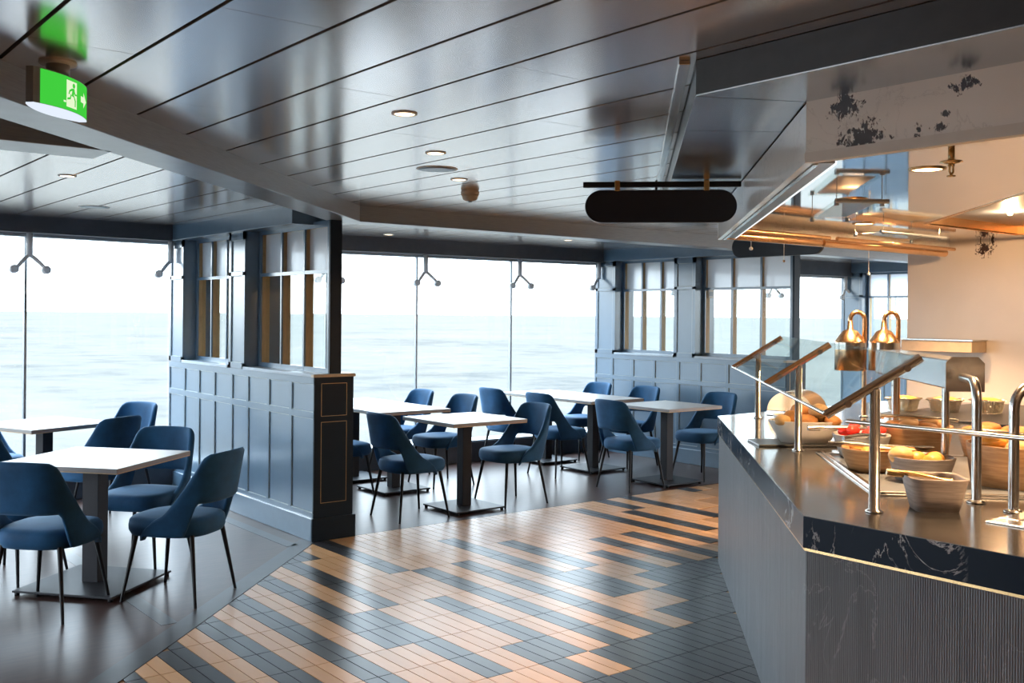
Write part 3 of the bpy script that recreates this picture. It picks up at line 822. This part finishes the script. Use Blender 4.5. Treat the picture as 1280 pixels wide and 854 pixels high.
# roll-top chafing dish
cf = thing('chafing_dish', 'copper roll-top serving dish behind the food guard', 'serving dish', (5.86, 4.26, CT), PI / 4 - .55)
MB().box(-.16, .16, -.21, .21, .0, .05).build('body', 'steel', cf, .006)
cf.scale = (.8, .8, .72)
arc = []
for x in (-.16, .16):
    ring = [Vector((x, .2 * math.cos(PI * k / 20), .05 + .185 * math.sin(PI * k / 20))) for k in range(21)]
    arc.append(ring)
vs = arc[0] + arc[1]; fs = [(i, i + 1, i + 22, i + 21) for i in range(20)]
MB().add(vs, fs, True).add(arc[0], [tuple(range(21))]).add(arc[1], [tuple(reversed(range(21)))]).build('roll_top_lid', 'copper', cf)
MB().tube([(-.165, -.06, .215), (-.19, -.06, .225), (-.19, .06, .225), (-.165, .06, .215)], .006, 8).build('handle', 'steel', cf)

# ---- bowls and food
def bowl(name, label, loc, rt, rb, h, mat, sx=1, sy=1, n=2.0, rz=0, fill=None, group='serving bowls on the buffet'):
    b = thing(name, label, 'bowl', loc, rz, group)
    w = .007
    MB().lathe([(rb * .6, 0), (rb, .0), (rb + (rt - rb) * .45, h * .4), (rt, h - .004), (rt, h), (rt - w, h), (rt - w - .003, h - .006), (rb + (rt - rb) * .45 - w, h * .42), (rb - w, .012), (rb * .5, .010)], 40, sx=sx, sy=sy, n=n).build('bowl_body', mat, b)
    if fill:
        fb = MB(); fb.lathe([((rt - w) * .97, h * .80), ((rt - w) * .7, h * .88), ((rt - w) * .2, h * .92)], 24, sx=sx, sy=sy, n=n, cb=False)
        o = fb.build('filling', fill, b)
    return b
def lump(name, label, cat, loc, r, mat, group, sz=(1, 1, .7), seed=0, rz=0, amp=.12):
    rnd = random.Random(seed); ph = [rnd.uniform(0, 6.28) for _ in range(6)]
    mb = MB(); rg = []; NR, NSG = 9, 14
    for i in range(1, NR):
        th_ = PI * i / NR; ring = []
        for k in range(NSG):
            a = 2 * PI * k / NSG
            d = 1 + amp * (math.sin(2 * a + ph[0]) * math.sin(th_) * .6 + math.sin(3 * a + ph[1] + th_ * 2) * .4 * math.sin(th_) + math.sin(3 * th_ + ph[2]) * .3)
            ring.append(Vector((r * sz[0] * d * math.sin(th_) * math.cos(a), r * sz[1] * d * math.sin(th_) * math.sin(a), -r * sz[2] * d * math.cos(th_))))
        rg.append(ring)
    mb.rings(rg); o = mb.build(name, mat); o.location = loc; o.rotation_euler = (0, 0, rz)
    return tag(o, label, cat, group)
def tongs(label, p, q, z0, z1, wid=.02, mat='steel'):
    t_ = thing('serving_tongs', label, 'tongs', (p[0], p[1], z0), 0, 'steel serving tongs')
    d = Vector((q[0] - p[0], q[1] - p[1], z1 - z0)); nn = Vector((-d.y, d.x, 0)).normalized()
    for sg in (-1, 1):
        MB().tube([(0, 0, .004), d * .45 + nn * sg * wid * .8 + Vector((0, 0, .006)), d * .85 + nn * sg * wid, d + nn * sg * wid * .5 + Vector((0, 0, -.004))], [.007, .008, .006, .009], 8).build('arm', mat, t_)
    MB().tube([-d.normalized() * .008, d.normalized() * .05], .012, 10).build('hinge', mat, t_)
    return t_
# bread bowl on a black board
bd = MB().box(-.22, .2, -.13, .13, 0, .012).build('serving_board', 'plastic_black', None, .004)
bd.location = (4.52, 3.30, CT); bd.rotation_euler = (0, 0, math.radians(-38)); tag(bd, 'black flat board under the bread bowl', 'board')
bowl('bread_bowl', 'off-white oval bowl heaped with bread rolls', (4.57, 3.27, CT + .012), .195, .13, .115, 'bowl_white', 1, .62, 2.0, math.radians(-38))
for i, (du, dz, r) in enumerate(((-.13, .02, .045), (-.06, .03, .055), (.0, .02, .05), (.07, .03, .06), (.13, .02, .05), (-.02, .07, .05), (.06, .075, .052), (.10, -.01, .05))):
    c = Vector((4.57, 3.27)) + Vector((.78, -.62)) * du + Vector((.62, .78)) * (.03 if i % 2 else -.04)
    lump('bread_roll', 'brown crusty bread roll heaped in the off-white oval bowl', 'bread', (c.x, c.y, CT + .105 + dz), r, 'bread' if i % 3 else 'roll_pale', 'bread rolls in the oval bowl', (1.15, .9, .75), i, i)
bowl('serving_bowl', 'small square white dish with orange filling behind the bread rolls', (5.06, 3.74, CT), .085, .06, .09, 'bowl_white', n=4, rz=.8, fill='potato')
WZ = CT + .0025
b1_ = (4.36, 2.80)
bowl('serving_bowl', 'grey round bowl filled with tomato pieces in the steel-rimmed well', (b1_[0], b1_[1], WZ), .135, .095, .11, 'bowl_grey', fill='tomato')
for i in range(6):
    a = i * 1.05
    lump('tomato_piece', 'red tomato wedge on top of the grey round bowl', 'tomato', (b1_[0] + .07 * math.cos(a), b1_[1] + .07 * math.sin(a), WZ + .118 + .015 * (i % 2)), .035, 'tomato', 'tomato wedges', (1.2, .8, .7), i + 20, a, .06)
b2_ = (4.00, 2.53)
bowl('serving_bowl', 'pale brown round bowl of potato wedges beside the steel post', (b2_[0], b2_[1], WZ), .12, .085, .10, 'bowl_wood')
for i in range(6):
    a = i * 1.05 + .4
    lump('potato_wedge', 'golden potato wedge in the pale brown bowl', 'potato', (b2_[0] + .055 * math.cos(a), b2_[1] + .055 * math.sin(a), WZ + .078 + .012 * (i % 2)), .036, 'potato', 'potato wedges in the pale brown bowl', (1.4, .7, .6), i + 40, a, .08)
b3_ = (3.94, 2.25)
bowl('serving_bowl', 'dark grey round bowl with round buns and a black spoon', (b3_[0], b3_[1], WZ), .132, .10, .10, 'bowl_gwood')
for i, (x, y, z, r, m) in enumerate(((-.07, .05, .10, .05, 'roll_pale'), (.0, .02, .085, .04, 'potato'), (.05, -.03, .085, .04, 'potato'), (-.02, -.06, .085, .04, 'potato'), (.03, .07, .09, .042, 'roll_pale'), (.075, .0, .08, .035, 'potato'))):
    lump('bread_bun', 'golden bun piled in the dark grey bowl behind the small square bowl', 'bread', (b3_[0] + x, b3_[1] + y, WZ + z), r, m, 'buns in the dark grey bowl', (1, 1, .8), i + 60, i, .08)
b4_ = (4.16, 1.97)
bowl('serving_bowl', 'large wood-grain bowl of roasted food behind the curved posts', (b4_[0], b4_[1], WZ), .185, .165, .165, 'bowl_wood', fill='potato')
for i in range(7):
    a = i * .9
    lump('roast_piece', 'roasted golden piece on top of the large wood-grain bowl', 'food', (b4_[0] + .10 * math.cos(a), b4_[1] + .10 * math.sin(a), WZ + .155 + .012 * (i % 2)), .045, 'potato' if i % 2 else 'roll_pale', 'roasted pieces in the large bowl', (1.2, .9, .6), i + 80, a)
b6_ = (4.62, 2.66)
bowl('serving_bowl', 'wood-grain bowl of bread slices between the tomato bowl and the foil trays', (b6_[0], b6_[1], WZ), .16, .13, .15, 'bowl_wood', fill='roll_pale')
for i in range(6):
    a = i * 1.05
    lump('bread_slice', 'pale bread slice on top of the wood-grain bowl behind the tomato bowl', 'bread', (b6_[0] + .08 * math.cos(a), b6_[1] + .08 * math.sin(a), WZ + .150 + .01 * (i % 2)), .05, 'roll_pale' if i % 2 else 'bread', 'bread slices in the wood-grain bowl', (1.3, .9, .4), i + 100, a)
b7_ = (4.95, 2.42)
bowl('serving_bowl', 'wide wood-grain bowl of baked pieces beside the light box', (b7_[0], b7_[1], CT), .19, .16, .12, 'bowl_wood', fill='bread')
for i in range(7):
    a = i * .9
    lump('baked_piece', 'brown baked piece on the wide wood-grain bowl beside the light box', 'food', (b7_[0] + .11 * math.cos(a), b7_[1] + .11 * math.sin(a), CT + .118 + .015 * (i % 2)), .05, 'bread', 'baked pieces in the wide bowl', (1.3, .9, .5), i + 120, a)
b5 = (3.385, 1.885)
bowl('cutlery_bowl', 'small square grey wood-look bowl with tongs on the bare worktop', (b5[0], b5[1], CT), .098, .072, .118, 'bowl_gwood', n=5, rz=TH - PI / 2 - .12)
tongs('bronze-coloured tongs resting on the small square bowl', (3.27, 1.99), (3.42, 1.84), CT + .128, CT + .105, .012, 'brass')
tongs('steel tongs reaching from the bread bowl over the tomato bowl', (4.17, 2.96), (4.42, 2.76), WZ + .135, WZ + .135)
tongs('steel tongs resting on the tomato bowl rim', (4.10, 2.72), (4.32, 2.66), WZ + .115, WZ + .125)
tongs('steel tongs resting on the pale brown bowl', (3.90, 2.66), (4.02, 2.44), WZ + .112, WZ + .105)
tongs('steel tongs resting on the bread slice bowl', (4.46, 2.80), (4.78, 2.55), WZ + .19, WZ + .175)
tongs('steel tongs lying across the large wood-grain bowl', (4.05, 2.22), (4.30, 1.95), WZ + .20, WZ + .19)
sp = thing('serving_spoon', 'black serving spoon lying on the dark grey bowl', 'spoon', (3.90, 2.33, WZ + .135), 0)
MB().tube([(-.05, .06, .0), (.06, -.04, -.005)], [.006, .005], 8).build('handle', 'steel', sp); MB().lathe([(.01, -.012), (.034, 0), (.030, .003), (.01, -.005)], 16, (.085, -.065, -.004), sx=1.3, sy=.9, rot=-.7).build('spoon_head', 'plastic_black', sp)
# foil trays on a black hot plate
hp = MB().box(6.35, 7.93, 2.6, 4.0, CT, CT + .012).build('hot_plate', 'plastic_black', None, .004); tag(hp, 'black glass hot plate before the marble wall', 'hot plate')
for i, (u, v) in enumerate(((6.70, 3.97), (6.86, 3.745), (7.04, 3.53))):
    ft = thing('foil_tray', ('crumpled foil tray of gratin beside the heat lamps', 'crumpled foil tray of gratin between two other foil trays', 'crumpled foil tray of gratin beside the octagonal end plate')[i], 'foil tray', (u, v, CT + .012), .1, 'foil trays on the hot plate')
    rnd = random.Random(i); rg = MB()
    tr_ = MB().lathe([(.08, 0), (.084, .022), (.09, .05), (.095, .078), (.112, .086), (.104, .094), (.09, .08), (.08, .06)], 36, n=4, ct=True)
    tr_.v = [(x + rnd.uniform(-.005, .005), y + rnd.uniform(-.005, .005), z + (rnd.uniform(-.003, .006) if z > .01 else 0)) for x, y, z in tr_.v]; tr_.sm = [False] * len(tr_.f)
    tr_.build('tray', 'foil', ft)
    rg.lathe([(.092, .079), (.08, .094), (.05, .106), (.02, .109)], 20, n=3).build('gratin', 'cheese', ft)

# ================================================================== BUFFET HOOD
hood = thing('buffet_hood', 'angular extraction hood over the buffet with white marble fascia', 'hood', (0, 0, 0))
HO = (2.417, 2.143)
HZ = 2.337
outer = [HO, (5.03, 4.756), (7.94, 4.756), (7.94, -3.9), (2.417, -3.9)]
MB().prism(outer, HZ + .004, ZC - .001).build('outer_casing', 'header', hood, .002)
fas_in = [(2.745, 1.97), (5.105, 4.33), (7.93, 4.33), (7.93, -3.85), (2.745, -3.85)]
# underside sheets of stainless steel between the outer edge and the fascia
def quad_sheet(pts, name='underside_sheet'): MB().prism(pts, HZ, HZ + .004).build(name, 'stainless', hood)
def along(p, q, t): return (p[0] + (q[0] - p[0]) * t, p[1] + (q[1] - p[1]) * t)
quad_sheet([(2.417, -3.85), HO, (2.745, 1.97), (2.745, -3.85)])
for t0, t1 in ((0, .16), (.16, .6), (.6, 1)):
    e = .0015
    quad_sheet([along(HO, (5.03, 4.756), t0 + e), along(HO, (5.03, 4.756), t1), along((2.745, 1.97), (5.105, 4.33), t1), along((2.745, 1.97), (5.105, 4.33), t0 + e)])
quad_sheet([(5.03, 4.756), (7.93, 4.756), (7.93, 4.33), (5.105, 4.33)])
# marble fascia boards
th = .025; z0, z1 = 2.144, HZ
q = th * math.tan(math.radians(67.5 - 45)) if False else th * .4142
fA = [(2.745, 1.97), (5.105, 4.33), (5.105 + th * .4142 * 0 + .0, 4.33 - .0)]
MB().prism([(2.745, 1.97), (2.745, -3.85), (2.745 + th, -3.85), (2.745 + th, 1.97 - .0104)], z0 + .03, z1).build('fascia_board', 'fascia', hood)
for t0, t1 in ((0, .55), (.55, 1)):
    p, r = along((2.745, 1.97), (5.105, 4.33), t0 + .0006), along((2.745, 1.97), (5.105, 4.33), t1 - .0006)
    MB().prism([p, r, (r[0] + th * R2, r[1] - th * R2), (p[0] + th * R2, p[1] - th * R2)], z0, z1 - .006).build('fascia_board', 'fascia', hood)
MB().prism([(5.105, 4.33), (7.93, 4.33), (7.93, 4.33 - th), (5.105 - .0, 4.33 - th)], z0 + .06, z1).build('fascia_board', 'fascia', hood)
MB().prism([(2.741, 1.972), (2.741, -3.85), (2.741 + th + .01, -3.85), (2.741 + th + .01, 1.96)], z0 - .002, z0 + .03).build('fascia_trim', 'white_plastic', hood)
# light rail under the slanted fascia
def rail(off0, off1, za, zb_, mat, name, a=.0, b=3.30):
    o = MB().box(a, b, -off1, -off0, za, zb_).build(name, mat, hood)
    o.matrix_local = Matrix.Translation((2.745, 1.97, 0)) @ Matrix.Rotation(PI / 4, 4, 'Z'); return o
rail(.026, .10, z0 + .004, z0 + .05, 'steel_dark', 'rail_channel', .05, 3.25)
rail(.030, .045, z0 - .004, z0 + .004, 'steel', 'rail_lip', .04, 3.27)
rail(.100, .107, z0 + .002, z0 + .016, 'led', 'led_strip', .06, 3.25)
# copper gutters along the far fascia
for i, (u0, u1) in enumerate(((5.08, 6.08), (6.11, 7.75))):
    for (v, z, r) in ((4.245, z0 + .028, .030), (4.165, z0 + .055, .014)):
        MB().tube([(u0 if v > 4.2 else u0 + .06, v, z), (u1, v, z)], r, 18).build('copper_gutter', 'copper', hood)
# mirror-polished inner ceiling with an opening
HI = 2.275
op = [(6.33, 3.60), (7.6, 3.60), (7.6, .6), (4.9, .6), (4.9, 2.17)]
inner = [(2.77, 1.96), (5.09, 4.30), (7.94, 4.30), (7.94, 3.60), (6.33, 3.60), (4.9, 2.17), (4.9, .6), (4.9, -3.8), (2.77, -3.8)]
MB().prism([(2.772, 1.955), (5.11, 4.30), (7.94, 4.30), (7.94, 3.60), (6.33, 3.60), (4.9, 2.17), (4.9, -3.8), (2.772, -3.8)], HI, HI + .008).build('inner_ceiling', 'mirror', hood)
MB().prism(op, HI + .10, HI + .11).build('opening_cap', 'wallmarble', hood)
rim = MB()
for i in range(5):
    p, q_ = Vector(op[i]), Vector(op[(i + 1) % 5]); d = (q_ - p).normalized(); nn = Vector((-d.y, d.x)) * .012
    rim.prism([tuple(p), tuple(q_), tuple(q_ + nn), tuple(p + nn)], HI - .004, HI + .1)
rim.build('opening_rim', 'copper', hood)
# white trim around the hood on the ceiling
for p, q_ in (((2.405, 2.155), (5.02, 4.77)),):
    o = strip(p, q_, .036, ZC - .014, ZC - .001).build('ceiling_trim', 'steel', hood, .002)

# downlights, sprinkler and lamp covers inside the hood
def downlight(name, label, loc, r, mat, ring, group, power=0, col=(1, .75, .5), spot=1.9):
    d = thing(name, label, 'downlight', loc, 0, group)
    MB().lathe([(r * .78, -.001), (r * .80, -.006), (r, -.004), (r, 0)], 28, cb=False, ct=False).build('ring', ring, d)
    MB().lathe([(r * .79, -.003), (r * .4, -.0035)], 24).build('lens', mat, d)
    if power:
        l = bpy.data.lights.new('downlight_lamp', 'SPOT'); l.energy = power; l.color = col; l.spot_size = spot; l.spot_blend = .6; l.shadow_soft_size = r * .7
        lo = bpy.data.objects.new('downlight_lamp', l); C.objects.link(lo); lo.parent = d; lo.location = (0, 0, -.02)
    return d
GH = 'warm downlights in the hood'
for i, (u, v, lab) in enumerate(((4.0, 2.27, 'warm round downlight next to the brass sprinkler in the hood'), (4.73, 3.10, 'warm round downlight above the hanging glass plate'), (6.0, 3.85, 'warm round downlight above the farther glass plate'), (3.4, .9, 'warm round downlight above the sunken tray'), (6.9, 4.1, 'warm round downlight beside the marble wall'))):
    downlight('hood_downlight', lab, (u, v, HI), .075, 'lamp_hood', 'brass', GH, 330, (1, .62, .33))
for i, (u, v, lab) in enumerate(((6.9, 2.7, 'warm lamp inside the hood opening near the hot plate'), (5.8, 1.6, 'warm lamp inside the hood opening above the inner counter'))):
    downlight('hood_downlight', lab, (u, v, HI + .10), .075, 'lamp_hood', 'brass', GH, 330, (1, .62, .33))
for (u, v) in ((6.55, 3.15), (5.6, 2.25)):
    cl = thing('cove_lamp', 'warm bulb hidden inside the hood opening', 'lamp', (u, v, HI + .06), 0, 'bulbs in the hood opening')
    MB().lathe([(.012, .02), (.022, .0), (.012, -.02)], 14).build('bulb', 'lamp_hood', cl); MB().lathe([(.014, .02), (.014, .041)], 12).build('socket', 'brass', cl)
    l = bpy.data.lights.new('cove_light', 'POINT'); l.energy = 80; l.color = (1, .6, .3); l.shadow_soft_size = .03
    lo = bpy.data.objects.new('cove_light', l); C.objects.link(lo); lo.parent = cl; lo.location = (0, 0, -.03)
spk = thing('sprinkler', 'brass sprinkler head under the polished hood ceiling', 'sprinkler', (3.62, 1.96, HI))
MB().lathe([(.012, -.06), (.012, 0)], 12).build('pipe', 'brass', spk); MB().lathe([(.01, -.052), (.042, -.045), (.038, -.04), (.012, -.035)], 20).build('escutcheon', 'brass', spk)
MB().tube([(-.012, 0, -.055), (-.014, 0, -.08), (0, 0, -.092)], .004, 8).tube([(.012, 0, -.055), (.014, 0, -.08), (0, 0, -.092)], .004, 8).build('frame_arm', 'brass', spk); MB().lathe([(.016, -.098), (.016, -.094)], 14).build('deflector', 'brass', spk)
def glass_plate(label, pts, z):
    c = Vector((sum(p[0] for p in pts) / 4, sum(p[1] for p in pts) / 4))
    g_ = thing('hanging_plate', label, 'glass plate', (c.x, c.y, z), 0, 'hanging glass plates in the hood')
    lp = [(p[0] - c.x, p[1] - c.y) for p in pts]
    MB().prism(lp, 0, .008).build('plate', 'guard_glass', g_); MB().prism([(x * .72, y * .72) for x, y in lp], .009, .012).build('panel', 'cap', g_)
    p, q_ = Vector(lp[0]), Vector(lp[1])
    MB().tube([(p.x, p.y, .004), (q_.x, q_.y, .004)], .011, 10).build('edge_bar', 'steel_dark', g_)
    for i in range(4):
        x, y = lp[i][0] * .86, lp[i][1] * .86
        MB().lathe([(.012, -.012), (.012, .012)], 10, (x, y, 0)).build('clip', 'steel_dark', g_); MB().tube([(x, y, .01), (x, y, HI - z)], .002, 6).build('hanger', 'steel', g_)
glass_plate('glass plate hanging below the hood ceiling nearer the sprinkler', [(4.19, 2.84), (4.40, 2.69), (5.07, 3.355), (4.91, 3.51)], 2.2)
glass_plate('glass plate hanging below the hood ceiling nearer the copper gutter', [(5.88, 3.65), (6.66, 3.64), (6.85, 3.99), (5.9, 3.90)], 2.2)
for (u, zb_, ztop, r, lab) in ((5.372, 2.098, 2.15, .013, 'short pull cord with a pale ball under the copper gutter'), (5.721, 2.03, 2.15, .009, 'thin pull cord with a small copper ball under the gutter'), (6.732, 1.975, 2.15, .012, 'long pull cord with a pale ball beside the heat lamps')):
    pc = thing('pull_cord', lab, 'cord', (u, 4.275, zb_), 0, 'pull cords under the hood')
    MB().tube([(0, 0, 0), (0, 0, ztop - zb_ + .06)], .0022, 6).build('cord', 'white_plastic', pc); MB().lathe([(r * .4, -r * .9), (r * .85, -r * .5), (r, 0), (r * .85, r * .5), (r * .4, r * .9)], 14).build('ball', 'copper' if 'copper ball' in lab else 'white_plastic', pc)

# hanging blank signs
def hang_sign(label, p, d, L, zc, h, ztop):
    s_ = thing('hanging_sign', label, 'sign', (p[0], p[1], zc), math.atan2(d[1], d[0]), 'blank black hanging signs')
    # local x from the hood outwards
    r = h / 2; pts = []
    for k in range(17): a = -PI / 2 + PI * k / 16; pts.append((L - r + r * math.cos(a), r * math.sin(a)))
    for k in range(17): a = PI / 2 + PI * k / 16; pts.append((r + .02 + r * math.cos(a), r * math.sin(a)))
    n = len(pts); vs = [(x, -.014, z) for x, z in pts] + [(x, .014, z) for x, z in pts]
    MB().add(vs, [tuple(range(n)), tuple(reversed(range(n, 2 * n)))] + [(i, i + n, (i + 1) % n + n, (i + 1) % n) for i in range(n)]).build('sign_board', 'sign', s_, .003)
    ins = [((x - L / 2) * .975 + L / 2, z * .88) for x, z in pts]
    zb = r + .028
    MB().box(0, L + .01, -.014, .014, zb - .014, zb + .014).build('hanging_bar', 'black', s_, .003)
    for x in (L * .22, L * .79):
        MB().box(x - .014, x + .014, -.019, .019, r - .006, zb + .02).build('strap', 'brass', s_, .003)
    MB().lathe([(.006, r - .005), (.006, ztop - zc)], 8, (L * .54, 0, 0)).build('rod', 'black', s_)
# sign 1: from the slanted fascia towards the dining area
hang_sign('blank black pill-shaped sign hanging from the slanted side of the hood', (4.065, 3.30), (-R2, R2), .78, 2.205, .165, HZ)
hang_sign('blank black pill-shaped sign partly hidden behind the copper gutters', (6.30, 4.34), (0, 1), .85, 2.19, .165, HZ)

# ================================================================== CEILING FITTINGS
GL = 'recessed downlights in the panelled ceiling'
for (u, v, lab) in ((2.18, 3.46, 'lit recessed downlight in the wide open ceiling, farthest from the smoke detector'), (2.83, 4.20, 'lit recessed downlight beside the round ceiling speaker'), (3.49, 4.93, 'lit recessed downlight next to the smoke detector'),
                    (1.67, 6.36, 'lit recessed downlight above the diagonal table'), (5.39, 8.83, 'lit recessed downlight above the first twin tables'), (7.17, 8.12, 'lit recessed downlight above the second twin tables')):
    downlight('ceiling_downlight', lab, (u, v, ZC), .052, 'lamp', 'white_plastic', GL, 12, (1, .85, .7))
for (u, v, lab) in ((1.2, -.6, 'lit recessed downlight beside the front corner of the hood'), (-.6, -.8, 'lit recessed downlight above the open floor near the walnut walls'), (1.2, -2.4, 'lit recessed downlight before the plain back wall')):
    downlight('ceiling_downlight', lab, (u, v, ZC), .052, 'lamp', 'white_plastic', GL, 70, (1, .74, .46))
for (u, v, lab) in ((3.15, 4.66, 'round flush speaker grille between the open ceiling downlights'), (2.33, 8.12, 'round flush speaker grille above the window table')):
    sp = thing('ceiling_speaker', lab, 'speaker', (u, v, ZC), 0, 'ceiling speakers')
    MB().lathe([(.105, -.004), (.112, -.003), (.115, 0)], 32, cb=False, ct=False).build('bezel', 'white_plastic', sp); MB().lathe([(.106, -.0035), (.05, -.0045)], 32).build('grille', 'steel_dark', sp)
sd = thing('smoke_detector', 'beige round smoke detector under the ceiling', 'smoke detector', (3.86, 5.33, ZC))
MB().lathe([(.058, -.03), (.06, -.012), (.055, 0)], 24).build('base', 'cap', sd); MB().lathe([(.028, -.068), (.045, -.06), (.056, -.03)], 24).build('body', 'cap', sd); MB().lathe([(.012, -.075), (.018, -.066)], 12).build('sensor', 'steel_dark', sd)

# exit sign, parallel to the diagonal beam
ex = thing('exit_sign', 'green lit running-man exit sign hanging from the ceiling by a thick post', 'exit sign', (.885, 3.49, 2.345), PI / 4)
Lx, hh, bul = .155, .058, .034
def lens(n=14):
    top = [(-Lx + 2 * Lx * k / n, -bul * (1 - (-1 + 2 * k / n) ** 2) - .012) for k in range(n + 1)]
    bot = [(x, -y) for x, y in reversed(top)]
    return top, bot
tp, bt = lens()
MB().prism(tp + bt, -hh + .004, hh).build('housing', 'steel_dark', ex)
MB().prism([(x, y * 1.02) for x, y in tp + bt], -hh, -hh + .005).build('diffuser', 'exit_white', ex)
def on_face(x, z, off=.0015):      # point on the bulged side facing the room
    return (x, -bul * (1 - (x / Lx) ** 2) - .012 - off, z)
def face_poly(pts, mat, name, off, parent):
    # subdivide in x by fan of short strips: polygons here are small, so follow the curve at vertices
    MB().add([on_face(x, z, off) for x, z in pts], [tuple(range(len(pts)))]).build(name, mat, parent)
gr = MB()
N = 20; xs = [-Lx * .86 + (Lx * 1.82) * k / N for k in range(N + 1)]
vs = [on_face(x, -hh + .006, .0012) for x in xs] + [on_face(x, hh - .003, .0012) for x in xs]
gr.add(vs, [(k, k + 1, N + 2 + k, N + 1 + k) for k in range(N)], True); face = gr.build('green_face', 'green', ex)
def rect(x0, x1, z0, z1): return [(x0, z0), (x1, z0), (x1, z1), (x0, z1)]
face_poly(rect(-.030, .030, -.042, .044), 'picto', 'door_mark', .0036, face)
# runner in green upon the pale door
def disc(x, z, r): return [(x + r * math.cos(2 * PI * k / 14), z + r * math.sin(2 * PI * k / 14)) for k in range(14)]
face_poly(disc(.008, .030, .008), 'green', 'runner', .0050, face)
for pl in ([(-.004, .020), (.010, .022), (.014, .016), (.006, -.006), (-.006, -.004), (-.002, .010)], [(-.004, .020), (-.018, .012), (-.022, .000), (-.017, -.002), (-.013, .008), (-.002, .013)],
           [(.010, .018), (.018, .006), (.027, .006), (.027, .001), (.014, .000), (.006, .012)], [(.006, -.004), (.014, -.018), (.014, -.036), (.020, -.036), (.021, -.016), (.010, -.000)],
           [(-.006, -.002), (-.010, -.016), (-.028, -.020), (-.028, -.014), (-.014, -.010), (-.010, .002)]):
    face_poly(pl, 'green', 'runner', .0050, face)
face_poly([(.060, -.010), (.085, -.010), (.085, -.026), (.118, .0), (.085, .026), (.085, .010), (.060, .010)], 'picto', 'arrow', .0042, face)
face_poly([(-.044, -.030), (-.032, -.030), (-.032, -.024), (-.044, -.024)], 'picto', 'door_mark', .0036, face)
MB().lathe([(.036, hh), (.036, ZC - 2.345 - .004)], 24).build('post', 'steel_dark', ex); MB().lathe([(.056, ZC - 2.345 - .008), (.058, ZC - 2.345)], 28).build('flange', 'white_plastic', ex)
